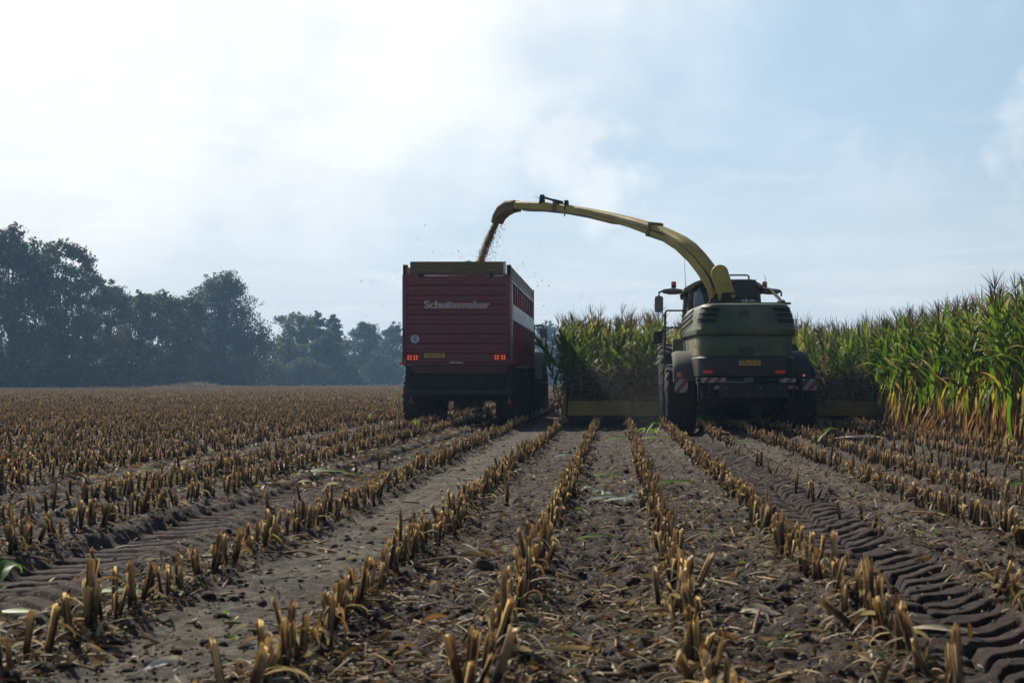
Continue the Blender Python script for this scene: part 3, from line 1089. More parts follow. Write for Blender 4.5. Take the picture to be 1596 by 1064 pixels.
def stub_var(seed, lod=0):
    """cut stalk (lod 0: separate Vars stalk and sheath; else joined)"""
    rg = np.random.default_rng(seed)
    st, sh = Var(), Var()
    h = rg.uniform(.12, .20) if seed % 7 else rg.uniform(.20, .25)
    lx, ly = rg.normal(0, .025, 2)
    r_ = rg.uniform(.0085, .0115)
    n = 8 if lod == 0 else (4 if lod == 1 else 3)
    dark, mid, top = (.034, .020, .012), (.095, .057, .031), (.54, .39, .21)  # brown foot to tan stalk; top paled further, backlight put into the colour

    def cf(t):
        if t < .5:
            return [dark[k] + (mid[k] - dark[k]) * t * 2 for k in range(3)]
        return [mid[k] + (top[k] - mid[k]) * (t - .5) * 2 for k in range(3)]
    ts_ = [0, .08, .35, .38, .42, .8, 1.0] if lod == 0 else [0, .5, 1.0]
    rs_ = [r_ * 1.35, r_ * 1.1, r_, r_ * 1.15, r_, r_ * .97, r_ * .95] if lod == 0 else [r_ * 1.4, r_ * 1.25, r_ * 1.2]
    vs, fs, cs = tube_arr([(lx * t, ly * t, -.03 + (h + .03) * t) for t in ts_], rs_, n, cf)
    # slanted ragged cut with pale pith
    sl = rg.normal(0, .012, 2)
    for k in range(n):
        q = vs[-n + k]
        vs[-n + k] = Vector((q[0], q[1], q[2] + (q[0] - lx) / r_ * sl[0] + (q[1] - ly) / r_ * sl[1] + rg.uniform(-.006, .006) * (lod == 0)))
    stk = rg.uniform(.55, 1.35, n)
    cs = [[q * stk[i_ % n] for q in c_] for i_, c_ in enumerate(cs)]
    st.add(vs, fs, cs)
    st.add(vs[-n:], [tuple(range(n))], [(.58, .44, .24)] * n)
    # sheath: torn strips clasping the stalk
    ns = 7 if lod == 0 else (3 if lod == 1 else 1)
    for k in range(ns):
        a0 = rg.uniform(0, 6.28)
        wd = rg.uniform(.35, 1.2)
        z0, z1 = rg.uniform(-.01, .05), h * (rg.uniform(.93, 1.05) if rg.uniform() < .72 else rg.uniform(.5, .9))
        seg = 5 if lod == 0 else 2
        flare = rg.uniform(0.0, .6) * (rg.uniform() < .35)
        c = [q * sc_ for sc_ in [rg.uniform(.6, 1.25)] for q in ((.50, .36, .20) if rg.uniform() < .45 else (.15, .084, .042))]
        vs, fs, cs = [], [], []
        for i in range(seg + 1):
            t = i / seg
            z = z0 + (z1 - z0) * t
            rr = r_ * (1.45 - .15 * t) + flare * .05 * max(0, t - .5) ** 1.5
            for j in range(3):
                a = a0 + wd * (j - 1) * .6 * (1 - .12 * t ** 3)
                vs.append((lx * z / h + rr * math.cos(a), ly * z / h + rr * math.sin(a), z + (rg.uniform(-.02, .015) if i == seg else 0)))
                cs.append([q * (.16 + 1.25 * t ** 2.0) * (.7 if j == 1 else 1.1) for q in c])  # sheath strips brighten towards the tip: backlit glow painted in
        for i in range(seg):
            for j in range(2):
                q = i * 3 + j
                fs.append((q, q + 1, q + 4, q + 3))
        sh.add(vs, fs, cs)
    if lod == 0:                     # loose dead leaf hanging off or lying down beside it
        for k in range(int(rg.integers(0, 3))):
            c = [q * sc_ for sc_ in [rg.uniform(.6, 1.2)] for q in ((.19, .115, .055) if rg.uniform() < .6 else (.32, .25, .15))]
            sh.add(*leaf_strip(rg, (lx * .4, ly * .4, h * rg.uniform(.3, .9)), rg.uniform(0, 6.28), rg.uniform(-.3, .9), rg.uniform(.06, .17), rg.uniform(.008, .020), rg.uniform(1.0, 3.4), c,
                               [q * .8 for q in c], seg=6, twist=rg.normal() * 1.5))
    elif lod == 1 and rg.uniform() < .8:
        c = (.24, .14, .06)
        sh.add(*leaf_strip(rg, (0, 0, h * .7), rg.uniform(0, 6.28), rg.uniform(-.2, .8), rg.uniform(.08, .18), .02, 2.4, c, c, seg=3, v=False))
    if lod == 0:
        return st.fin(), sh.fin()
    st.add(sh.v, sh.f, sh.c)
    return st.fin()


N_S = 14
ST0 = [stub_var(2000 + i) for i in range(N_S)]
ST0_ME = [(var_mesh('maize_stub', a, 'stubble'), var_mesh('leaf_sheath', b_, 'stubble')) for a, b_ in ST0]
ST1 = [stub_var(2100 + i, 1) for i in range(10)]
ST2 = [stub_var(2200 + i, 2) for i in range(8)]

rg = np.random.default_rng(31)
SX, SY, SR = [], [], []


def add_row(x, y0, y1, lo, hi, rid, gap=.0):
    y = y0
    while y < y1:
        y += rg.uniform(lo, hi)
        if rg.uniform() < gap * (1 if math.sin(y * 2.1 + x * 5) > 0 else .25):
            continue
        SX.append(x + rg.normal() * .026)
        SY.append(y)
        SR.append(rid)
        if rg.uniform() < .28:
            SX.append(x + rg.normal() * .035)
            SY.append(y + rg.uniform(-.03, .03))
            SR.append(rid)


for k, x in enumerate(ROWS_PASS):
    add_row(x, 2.8, HEADER_Y + .6, .055, .11, k, gap=.10)
for k, x in enumerate(ROWS_CUT):
    lim = 62
    ystart = max(2.8, -x / .47)
    if ystart < lim:
        add_row(x, ystart, lim, .065, .125, -1 - k, gap=.26 if k < 12 else .15)
SX, SY, SR = np.array(SX), np.array(SY), np.array(SR)
# wheels flattened the stubble in the ruts
crush = np.zeros(len(SX), bool)
for tr_, hw, y1 in ((track_right, .33, 34), (track_far_right, .30, 34), (track_left, .42, 62), (track_far_left, .40, 62)):
    crush |= (np.abs(SX - tr_(SY)) < hw) & (SY < y1) & (rg.uniform(0, 1, len(SX)) < .93)
keep = ~crush
SX, SY, SR = SX[keep], SY[keep], SR[keep]
PX = 960 + 2217 * SX / SY
PYb = 593.5 + EYE * 2217 / SY
vis = (PX > -30) & (PX < 1626) & (PYb < 1175)
order = np.argsort(np.where(vis, SY, 999))[:298]
ROW_LAB = {2: 'cut maize stub in the row up the middle of the picture', 3: 'cut maize stub in the row just left of the sharp tyre track', 4: 'ragged maize stub along the right rim of the sharp tyre track',
           5: 'cut maize stub in the neat row right of the bare strip beside the tyre track', 6: 'cut maize stub in the second row right of the tyre track', 1: 'cut maize stub in the row between the middle row and the bare grey strip',
           0: 'cut maize stub in the thick row on the right side of the bare grey strip', -1: 'cut maize stub in the row on the left side of the bare grey strip',
           -2: 'lone maize stub left standing in the worn tyre track on the left', -3: 'cut maize stub in the first row left of the worn tyre track', -4: 'cut maize stub in the second row left of the worn tyre track',
           -5: 'cut maize stub in the third row left of the worn tyre track'}


def leanM(n, sd):
    return rotz(rg.uniform(0, 6.28, n)) @ rotx(rg.normal(0, sd, n)) @ rotz(rg.uniform(0, 6.28, n))


GZ = gh(SX, SY)
for i in order:
    x, y, r_ = float(SX[i]), float(SY[i]), int(SR[i])
    iv = int(rg.integers(0, N_S))
    o_ = bpy.data.objects.new('maize_stub', ST0_ME[iv][0])
    col.objects.link(o_)
    sd_ = .32 if r_ == 4 else (.11 if r_ in (0, 1, 2, 3) else .055)
    o_.location = (x, y, float(GZ[i]) - .01)
    o_.rotation_euler = (float(rg.normal(0, sd_)), float(rg.normal(0, sd_)), float(rg.uniform(0, 6.28)))
    s_ = float(rg.uniform(.68, 1.25))
    sd_ = .30 if rg.uniform() < .12 else sd_
    o_.rotation_euler = (float(rg.normal(0, sd_)), float(rg.normal(0, sd_)), float(rg.uniform(0, 6.28)))
    w_ = s_ * float(rg.uniform(.75, 1.15))
    o_.scale = (w_, w_, s_)
    tag(o_, ROW_LAB.get(r_, 'cut maize stub in the outer rows of the foreground'), 'maize stub', 'maize stubs in the nearest stretch of the rows')
    c_ = bpy.data.objects.new('leaf_sheath', ST0_ME[iv][1])
    col.objects.link(c_)
    c_.parent = o_
for x, y, s_, lab in ((-2.21, 5.95, 1.75, 'tallest maize stub at lower left, standing thick and upright'), (1.075, 5.98, 1.7, 'tall bare maize stub standing above the row left of the sharp tyre track'),
                      (-1.13, 5.6, 1.45, 'thin pointed maize stub sticking up from the thick row beside the bare grey strip'), (-.92, 12.0, 1.9, 'long splintered maize stub slanting up from the row right of the bare grey strip')):
    o_ = bpy.data.objects.new('maize_stub', ST0_ME[3][0])
    col.objects.link(o_)
    o_.location = (x, y, float(gh(x, y)) - .01)
    o_.rotation_euler = (0, .03, 1.0 + x)
    o_.scale = (1.25, 1.25, s_)
    tag(o_, lab, 'maize stub', 'tall single maize stubs')
    c_ = bpy.data.objects.new('leaf_sheath', ST0_ME[3][1])
    col.objects.link(c_)
    c_.parent = o_
rest = np.ones(len(SX), bool)
rest[order] = False
ri = np.nonzero(rest)[0]
its = []
pick = rg.integers(0, 10, len(ri))
nearm = SY[ri] < 34
ST0J = []
for a, b_ in ST0[:8]:
    q = Var()
    q.add(a.v, a.f, a.c)
    q.add(b_.v, b_.f, b_.c)
    ST0J.append(q.fin())
for vi in range(10):
    for dom, pool in ((nearm & (SY[ri] < 17), ST0J), (nearm & (SY[ri] >= 17), ST1), (~nearm, ST1)):
        j = ri[(pick == vi) & dom]
        n = len(j)
        if not n:
            continue
        sdv = np.where(SR[j] == 4, .30, np.where((SR[j] >= 0) & (SR[j] < 4), .12, .07))
        M = rotz(rg.uniform(0, 6.28, n)) @ rotx(rg.normal(0, 1, n) * sdv) @ rotz(rg.uniform(0, 6.28, n))
        sc = rg.uniform(.8, 1.15, (n, 1, 1)) * np.stack([rg.uniform(.75, 1.1, n), rg.uniform(.75, 1.1, n), np.ones(n)], -1)[:, None, :]
        its.append((pool[vi % len(pool)], M * sc, np.stack([SX[j], SY[j], GZ[j] - .01], -1), rg.uniform(.7, 1.3, (n, 1)) * np.ones(3)))
# far stubble, thinning out with distance
fx, fy = [], []
for k, x in enumerate(ROWS_CUT):
    y0 = max(62, -x / .47)
    if y0 > 235: continue
    m_ = int((235 - y0) / .21)
    yy = y0 + (235 - y0) * np.sort(rg.uniform(0, 1, m_))
    fx.append(np.full(m_, x) + rg.normal(0, .05, m_))
    fy.append(yy)
fx, fy = np.concatenate(fx), np.concatenate(fy)
m_ = 14000
yy = rg.uniform(235, 340, m_)
fx = np.concatenate([fx, -yy * rg.uniform(0.0, .36, m_)])
fy = np.concatenate([fy, yy])
ok = (960 + 2217 * fx / fy > -80) & (fy < 196 + np.maximum(0, 960 + 2217 * fx / fy) * .24)
fx, fy = fx[ok], fy[ok]
pick = rg.integers(0, 8, len(fx))
for vi in range(8):
    j = np.nonzero(pick == vi)[0]
    n = len(j)
    sc = np.stack([np.full(n, 1.9), np.full(n, 1.9), rg.uniform(.8, 1.3, n)], -1)[:, None, :]
    its.append((ST2[vi], leanM(n, .1) * sc, np.stack([fx[j], fy[j], gh(fx[j], fy[j])], -1), rg.uniform(.7, 1.35, (n, 1)) * np.ones(3)))
o = scatter('stubble', its, 'stubble', smooth=False)
tag(o, 'rows of maize stubble running away to the tree line', 'stubble', kind='stuff')

# ------------------------------------------------------------------ litter, clods, green leaves on the ground
rg = np.random.default_rng(91)


def strip_var(seed, L_, w, curl, seg=5):
    r2 = np.random.default_rng(seed)
    q = Var()
    q.add(*leaf_strip(r2, (-L_ / 2, 0, .004), r2.normal() * .1, curl * .5, L_, w, curl, (1, 1, 1), (.9, .85, .8), seg=seg, twist=r2.normal() * .9))
    return q.fin()


LIT = [strip_var(3000 + i, l_, w_, c_) for i, (l_, w_, c_) in enumerate([(.13, .014, .5), (.09, .018, .9), (.18, .010, .3), (.07, .014, 1.4), (.10, .026, 1.2), (.045, .009, .3), (.035, .014, .6), (.15, .022, 1.6), (.022, .009, .2), (.24, .010, .6)])]
TINTS = np.array([(.30, .225, .13), (.19, .12, .06), (.40, .34, .24), (.14, .08, .04), (.10, .066, .04), (.26, .13, .045), (.50, .46, .38), (.09, .17, .03)])
its = []
n = 120000
y = 3.0 * np.exp(rg.uniform(0, 1, n) ** .85 * math.log(36 / 3.0))
x = rg.uniform(-.50, .34, n) * y
rowk = np.abs((x + 1.2) / .75 - np.round((x + 1.2) / .75)) * .75
rowk2 = np.abs((x + 2.2) / .75 - np.round((x + 2.2) / .75)) * .75
rk = np.where(x > -1.7, rowk, rowk2)
dens = .22 + .9 * np.exp(-(rk / .13) ** 2) + .25 * (vnoise(x * .9, y * .7, 51) > .1)
dens *= np.where((x > -2.05) & (x < -1.4), .12, 1)
dens *= np.where(np.abs(x - track_right(y)) < .30, .10, 1)
dens *= np.where(np.abs(x - track_left(y)) < .38, .14, 1)
dens *= np.where(x < -2.4, .7, 1)
ok = rg.uniform(0, 1, n) < dens * .85
x, y = x[ok], y[ok]
n = len(x)
pick = rg.integers(0, len(LIT), n)
pick = np.where(rg.uniform(0, 1, n) < .62, rg.choice([5, 6, 8], n), pick)
for vi in range(len(LIT)):
    j = np.nonzero(pick == vi)[0]
    m_ = len(j)
    M = rotz(rg.uniform(0, 6.28, m_)) @ roty(rg.normal(0, .25, m_)) @ rotx(rg.normal(0, .5, m_))
    M = M * rg.uniform(.4, .95, (m_, 1, 1))
    T = TINTS[rg.choice(len(TINTS), m_, p=[.22, .17, .15, .14, .14, .06, .10, .02])] * rg.uniform(.6, 1.15, (m_, 1))
    its.append((LIT[vi], M, np.stack([x[j], y[j], gh(x[j], y[j]) + .006], -1), T))
# broken stalk pieces
PC = Var()
PC.add(*tube_arr([(-.5, 0, 0), (-.1, .01, .02), (.5, 0, 0)], [.07, .075, .06], 5, lambda t: (1, .95 - .1 * t, .85 - .2 * t)))
PC.fin()
n = 3200
yb = 3.2 * np.exp(rg.uniform(0, 1, n) ** .8 * math.log(34 / 3.2))
xb = rg.uniform(-.47, .32, n) * yb
okb = (np.abs(xb - track_right(yb)) > .34) & (np.abs(xb - track_left(yb)) > .42) & ~((xb > -2.0) & (xb < -1.42) & (rg.uniform(0, 1, n) < .85))
xb, yb = xb[okb], yb[okb]
n = len(xb)
M = rotz(rg.uniform(0, 6.28, n)) @ roty(rg.normal(0, .22, n)) * (rg.uniform(.05, .17, n)[:, None] * np.array([1.0, .75, .75]))[:, None, :]
its.append((PC, M, np.stack([xb, yb, gh(xb, yb) + .008], -1), np.array([(.36, .27, .17)]) * rg.uniform(.35, 1.35, (n, 1))))
# coarser straw lying between the far rows
n = 16000
y = rg.uniform(14, 75, n)
x = -y * rg.uniform(0.03, .48, n)
ok = x < -2.2
x, y = x[ok], y[ok]
m_ = len(x)
M = rotz(rg.uniform(0, 6.28, m_)) @ rotx(rg.normal(0, .5, m_)) * rg.uniform(.8, 1.8, (m_, 1, 1))
its.append((LIT[1], M, np.stack([x, y, gh(x, y) + .01], -1), TINTS[rg.choice(7, m_)] * .9))
o = scatter('dry_leaf_litter', its, 'litter_dry')
n = 900
xx = np.clip(rg.normal(0, 1, n), -2, 2)
px_h = 305 + 34 * xx
Yh = 188 + rg.uniform(-1, 1, n)
M = rotz(rg.uniform(0, 6.28, n)) @ roty(rg.normal(0, .7, n)) * rg.uniform(2.0, 5.0, (n, 1, 1))
hp = scatter('stalk_heap', [(LIT[2], M, np.stack([(px_h - 960) * Yh / 2217, Yh, .15 + rg.uniform(0, 1, n) ** 1.5 * .75 * np.exp(-xx ** 2 / 2)], -1), np.array([(.26, .21, .13)]) * rg.uniform(.4, 1.3, (n, 1)))], 'litter_dry')
tag(hp, 'low pale heap of dry stalks at the far edge of the stubble', 'stalk heap', kind='stuff')
tag(o, 'dry husk and leaf shreds strewn over the soil', 'crop litter', kind='stuff')


def clod_var(seed):
    bm = bmesh.new()
    bmesh.ops.create_icosphere(bm, subdivisions=2, radius=1)
    r2 = np.random.default_rng(seed)
    off = r2.uniform(0, 50, 2)
    for v in bm.verts:
        p = np.array(v.co)
        k = 1 + .28 * vnoise(p[0] * 1.7 + off[0], p[1] * 1.7 + p[2] * 2 + off[1], seed) + .16 * vnoise(p[0] * 4 + off[1], p[2] * 4 + p[1] * 3, seed + 1)
        v.co = Vector((p[0] * k, p[1] * k * .85, p[2] * k * .62))
    q = Var()
    q.add([tuple(v.co) for v in bm.verts], [[v.index for v in f.verts] for f in bm.faces], [(1, 1, 1)] * len(bm.verts))
    bm.free()
    return q.fin()


CL = [clod_var(60 + i) for i in range(6)]
n = 60000
y = 3.0 * np.exp(rg.uniform(0, 1, n) ** .8 * math.log(30 / 3.0))
x = rg.uniform(-.47, .32, n) * y
d = .30 + .5 * (vnoise(x * 1.3, y * 1.1, 71) > .15) + .6 * np.exp(-((np.abs(x - track_right(y)) - .42) / .08) ** 2) + .6 * np.exp(-((np.abs(x - track_left(y)) - .5) / .1) ** 2)
d *= np.where((np.abs(x - track_right(y)) < .32) | (np.abs(x - track_left(y)) < .38), .04, 1)
d *= np.where((x > -2.05) & (x < -1.4), .55, 1)
ok = rg.uniform(0, 1, n) < d
x, y = x[ok], y[ok]
n = len(x)
pick = rg.integers(0, 6, n)
its = []
for vi in range(6):
    j = np.nonzero(pick == vi)[0]
    m_ = len(j)
    s_ = np.clip(rg.lognormal(-5.0, .70, m_), .003, .05)
    M = rotz(rg.uniform(0, 6.28, m_)) @ rotx(rg.normal(0, .3, m_)) * s_[:, None, None]
    its.append((CL[vi], M, np.stack([x[j], y[j], gh(x[j], y[j]) + s_ * .02], -1), np.array([.050, .039, .032]) * rg.uniform(.7, 1.25, (m_, 1))))
o = scatter('soil_clods', its, 'soil')
tag(o, 'crumbled dark soil clods', 'soil clods', kind='stuff')

# tiny green seedlings
SD = []
for i in range(3):
    q = Var()
    r2 = np.random.default_rng(500 + i)
    for k in range(6):
        c = (.085, .16, .02)
        q.add(*leaf_strip(r2, (0, 0, 0), k * 1.05 + r2.normal() * .2, r2.uniform(.2, .9), r2.uniform(.02, .05), .014, 1.0, c, c, seg=3, v=False))
    SD.append(q.fin())
n = 130
y = 4.2 * np.exp(rg.uniform(0, 1, n) * math.log(40 / 4.2))
x = rg.uniform(-.45, .3, n) * y
its = []
for vi in range(3):
    j = np.arange(n)[vi::3]
    M = rotz(rg.uniform(0, 6.28, len(j))) * rg.uniform(.5, 1.2, (len(j), 1, 1))
    its.append((SD[vi], M, np.stack([x[j], y[j], gh(x[j], y[j])], -1), np.ones((len(j), 3))))
# taller green sprouts of volunteer plants far out among the stubble
fxy = [(15, 628, 60), (62, 630, 55), (120, 610, 110), (92, 620, 75), (303, 638, 48), (337, 638, 47), (398, 640, 46), (205, 624, 70), (575, 655, 36)]
for px, py, Y in fxy:
    its.append((SD[0], rotz(np.array([1.0])) * np.array([2.6, 2.6, 6.0])[None, None, :], np.array([[(px - 960) * Y / 2217, Y, .12]]), np.ones((1, 3))))
o = scatter('seedlings', its, 'maize_leaf')
tag(o, 'small bright green weed seedlings on the soil', 'seedlings', kind='stuff')

# single green maize leaves dropped on the ground
GL = [  # px, py, spread, length, turn, tint, label
    (14, 908, .10, 1.5, (.07, .19, .02), .34, 'broad fresh green maize leaf at the left edge of the picture'),
    (500, 745, .10, -.12, (.12, .24, .04), .95, 'long green maize leaf lying across the worn tyre track on the left'),
    (185, 940, .06, .15, (.12, .20, .04), .34, 'narrow green maize leaf behind the tall stub at lower left'),
    (30, 957, .06, .0, (.20, .28, .04), .32, 'yellow-green maize leaf strip at the lower left edge'),
    (948, 783, .08, .5, (.24, .30, .24), .42, 'silvery maize leaf curled up right of the middle row'),
    (972, 788, .07, -.4, (.28, .33, .29), .36, 'grey-white maize leaf lying crosswise over the silvery leaf'),
    (932, 776, .06, 1.3, (.22, .28, .22), .30, 'pale maize leaf standing on edge left of the silvery leaf'),
    (880, 715, .09, .9, (.28, .34, .32), .45, 'pale bluish maize leaf draped over the row right of the bare strip'),
    (945, 742, .06, -.3, (.12, .24, .03), .45, 'small green maize leaf on the bare soil between the two middle rows'),
    (1050, 768, .08, .25, (.10, .20, .03), .55, 'green maize leaf lying across the row right of the middle'),
    (970, 690, .09, .3, (.10, .24, .03), .6, 'green maize leaf in the shade behind the harvester header'),
    (1022, 678, .10, .9, (.14, .26, .03), .7, 'tuft of light green maize leaf beside the harvester left wheel'),
    (1018, 690, .09, -.5, (.12, .24, .03), .6, 'green maize leaf lying in front of the harvester left wheel'),
    (1158, 694, .09, .1, (.09, .18, .03), .6, 'dark green maize leaf on the ground below the harvester'),
    (1298, 706, .09, .6, (.20, .28, .03), .6, 'yellowing maize leaf propped on the stubble right of the harvester'),
    (1590, 772, .08, .8, (.10, .22, .03), .4, 'green maize leaf caught on stubs at the right edge of the picture'),
    (648, 676, .08, 1.9, (.22, .34, .03), .7, 'light green maize leaf sticking up behind the trailer'),
    (902, 775, .05, 1.0, (.12, .22, .03), .3, 'short green maize leaf on the middle row'),
    (930, 850, .05, .2, (.14, .24, .04), .28, 'thin green maize blade on soil left of the row right of the middle'),
]
for k, (px, py, w_, az, c, L_, lab) in enumerate(GL):
    Y = EYE * 2217 / (py - 593.5)
    r2 = np.random.default_rng(900 + k)
    q = Var()
    up = .9 if ('sticking' in lab or 'propped' in lab or 'tuft' in lab or 'broad' in lab) else .16
    q.add(*leaf_strip(r2, (-L_ / 2 * math.cos(az), -L_ / 2 * math.sin(az), 0.0), az, up, L_, w_, up * 2.3, c, c, seg=12, twist=.5))
    if 'tuft' in lab or 'silvery' in lab:
        for m_ in range(3 if 'tuft' in lab else 1):
            q.add(*leaf_strip(r2, (0, 0, 0), az + 1.3 * (m_ + 1), .6, L_ * .7, w_ * .8, 1.8, c, c, seg=9, twist=.4))
    q.fin()
    me = var_mesh('maize_leaf', q, 'maize_leaf')
    o_ = bpy.data.objects.new('maize_leaf', me)
    col.objects.link(o_)
    xx = (px - 960) * Y / 2217
    o_.location = (xx, Y, float(gh(xx, Y)) + (.10 if 'propped' in lab or 'caught' in lab else .03))
    tag(o_, lab, 'maize leaf', 'green maize leaves fallen on the field')

# pale dry husks and stalk pieces large enough to single out
HK = [(735, 968, .05, .3, (.55, .52, .46), .12, 'white crumpled husk on the soil right of the bare grey strip'), (1185, 975, .03, -.5, (.48, .42, .32), .20, 'pale stalk splinter lying right of the middle rows'),
      (258, 1040, .035, 1.2, (.60, .58, .52), .22, 'bent white husk strip on the bare grey strip at the bottom'), (740, 876, .05, .1, (.32, .22, .10), .42, 'long tan husk lying beside the row right of the bare strip'),
      (1340, 700, .06, -.3, (.5, .42, .34), .9, 'pale broken maize stalk lying over the stubble right of the harvester'), (1470, 985, .03, -.4, (.40, .34, .24), .32, 'thin pale stalk lying across the sharp tyre track'),
      (875, 1028, .028, .5, (.36, .26, .12), .30, 'straw-coloured stalk piece at the bottom beside the middle row'), (1380, 860, .04, 2.0, (.5, .42, .33), .22, 'pale split husk on the right rim of the sharp tyre track'),
      (1180, 972, .05, .2, (.46, .37, .3), .14, 'curled beige husk right of the row by the tyre track'), (790, 905, .02, -.9, (.42, .40, .36), .26, 'thin grey stalk lying slanted between two rows')]
for k, (px, py, w_, az, c, L_, lab) in enumerate(HK):
    Y = EYE * 2217 / (py - 593.5)
    r2 = np.random.default_rng(950 + k)
    q = Var()
    q.add(*leaf_strip(r2, (-L_ / 2 * math.cos(az), -L_ / 2 * math.sin(az), .0), az, .14, L_, w_, .34, c, c, seg=9, twist=1.6, kink=.5 if 'bent' in lab else None))
    q.fin()
    o_ = bpy.data.objects.new('dry_husk', var_mesh('dry_husk', q, 'litter_dry'))
    col.objects.link(o_)
    xx = (px - 960) * Y / 2217
    o_.location = (xx, Y, float(gh(xx, Y)) + (.14 if 'over the stubble' in lab else .015))
    tag(o_, lab, 'husk', 'pale dry husks lying on the soil')

# ------------------------------------------------------------------ wheels


def wheel(root, c, rad, w, n_lug=18, rim_mat='dark_metal', rimr=.56, sgn=1):
    """wheel > tyre (lugged), rim; the axle runs along X"""
    wb = MB()
    r0 = rad * rimr
    wb.lathe_x(c, [(-w * .36, r0 * .97), (-w * .30, r0 * .93), (-w * .05, r0 * .85), (-w * .05, r0 * .40), (-w * .12, r0 * .36), (-w * .12, .02)], 28)
    wb.lathe_x(c, [(w * .36, r0 * .97), (w * .30, r0 * .93), (w * .02, r0 * .85), (w * .02, r0 * .40), (w * .12, r0 * .36), (w * .12, .02)], 28)
    for k in range(8):
        a = k * math.pi / 4
        for s in (-1, 1):
            wb.lathe_x((c[0] + s * w * .05 - s * .02, c[1] + r0 * .55 * math.cos(a), c[2] + r0 * .55 * math.sin(a)), [(-.05, .02), (.05, .02)], 6, cap=True)
    wr = wb.build('wheel', rim_mat, root)
    tb = MB()
    h = w / 2
    prof = [(-h * .74, r0 * .98), (-h * .96, rad * (.55 + rimr) / 2 + .02), (-h, rad * .80), (-h * .96, rad * .895), (-h * .84, rad * .94), (-h * .4, rad * .953), (0, rad * .957)]
    prof = prof + [(-x, r) for x, r in prof[-2::-1]]
    tb.lathe_x(c, prof, 44)
    for s in (-1, 1):
        for i in range(n_lug):
            a0 = (i + (.5 if s > 0 else 0)) * 2 * math.pi / n_lug
            rings = []
            for t, rr in ((0.03, rad), (.35, rad), (.7, rad * .995), (.93, rad * .975), (1.03, rad * .90)):
                a = a0 - .42 * t
                th = (.030 + .020 * t) / rad
                x = s * h * t
                rings.append([(c[0] + x, c[1] + q * math.cos(a + e), c[2] + q * math.sin(a + e))
                              for q, e in ((rad * .93 * (rr / rad), -th * 1.3), (rr, -th), (rr, th), (rad * .93 * (rr / rad), th * 1.3))])
            tb.loft(rings)
    tb.build('tyre', 'rubber', wr)
    return wr


# ------------------------------------------------------------------ forage harvester
HX = 2.57
hv = empty('forage_harvester', (HX, 30.0, 0), 'dusty green forage harvester with a raised yellow spout, seen from behind', 'harvester')

LEV = [  # z, rear half width, front half width, rear y
    (1.16, .93, .98, 28.14), (1.19, .965, 1.05, 28.06), (1.54, .965, 1.08, 28.02), (1.565, .95, 1.07, 28.04),
    (1.575, .925, 1.06, 28.07), (1.78, .945, 1.08, 28.05), (1.975, .945, 1.09, 28.08), (1.985, .965, 1.10, 28.03),
    (2.02, .995, 1.15, 27.97), (2.10, 1.0, 1.165, 27.95), (2.16, .985, 1.16, 27.975),
    (2.40, .935, 1.11, 28.03), (2.55, .885, 1.05, 28.08), (2.60, .855, 1.01, 28.13), (2.625, .80, .95, 28.22)]
YF = 31.3


def hood_pt(z, u, off=0.0):
    """point on the engine hood: u -1..1 runs left flank, round the rear, right flank; returns x,y,z"""
    zs = [l[0] for l in LEV]
    wr, wf, yr = (float(np.interp(z, zs, [l[k] for l in LEV])) for k in (1, 2, 3))
    s = -1 if u < 0 else 1
    a = abs(u)
    r = .26
    bow = .06
    if a <= .45:                       # rear face, slightly bowed
        x = a / .45 * (wr - r)
        y = yr - bow * (1 - (x / wr) ** 2)
        n = (0, -1)
    elif a <= .62:                     # rounded corner
        t = (a - .45) / .17 * math.pi / 2
        x = wr - r + r * math.sin(t)
        y = yr - bow * (1 - ((wr - r) / wr) ** 2) * (1 - t / (math.pi / 2)) + r * (1 - math.cos(t))
        n = (math.sin(t), -math.cos(t))
    else:
        t = (a - .62) / .38
        x = wr + (wf - wr) * min(1, t * 1.4) ** .9
        y = yr + r + (YF - yr - r) * t
        n = (1, 0)
    return (HX + s * (x + n[0] * off), y + n[1] * off, z)


def hood_section(levels, name, mat, cap_top=False, bev=0):
    b = MB()
    us = [-1, -.9, -.8, -.72, -.66, -.62, -.585, -.55, -.515, -.48, -.45, -.3, -.15, 0, .15, .3, .45, .48, .515, .55, .585, .62, .66, .72, .8, .9, 1]
    b.loft([[hood_pt(l, u) for u in us] for l in levels], cap_top and False, cap_top, closed=True)
    return b.build(name, mat, hv, smooth=28)


hood = hood_section([1.985, 2.0, 2.02, 2.06, 2.10, 2.13, 2.16, 2.24, 2.32, 2.40, 2.48, 2.55, 2.58, 2.60, 2.615, 2.625], 'engine_hood', 'green_paint', True)
hood_section([1.575, 1.65, 1.72, 1.78, 1.86, 1.93, 1.975, 1.985], 'lower_panel', 'green_paint')
bump = hood_section([1.16, 1.175, 1.19, 1.3, 1.42, 1.50, 1.54, 1.565, 1.575], 'rear_bumper', 'hood_dark')


def hood_patch(b, u0, u1, z0, z1, off, slope=0.0, nu=8, mi=0, rnd=0.0):
    rings = []
    for i in range(nu + 1):
        t = i / nu
        u = u0 + (u1 - u0) * t
        dz = slope * (t - .5)
        e = rnd * max(0, abs(t - .5) * 2 - .8) / .2
        rings.append([hood_pt(z0 + dz + e, u, off), hood_pt(z1 + dz - e, u, off), hood_pt(z1 + dz - e, u, -.02), hood_pt(z0 + dz + e, u, -.02)])
    b.loft(rings, mi=mi)


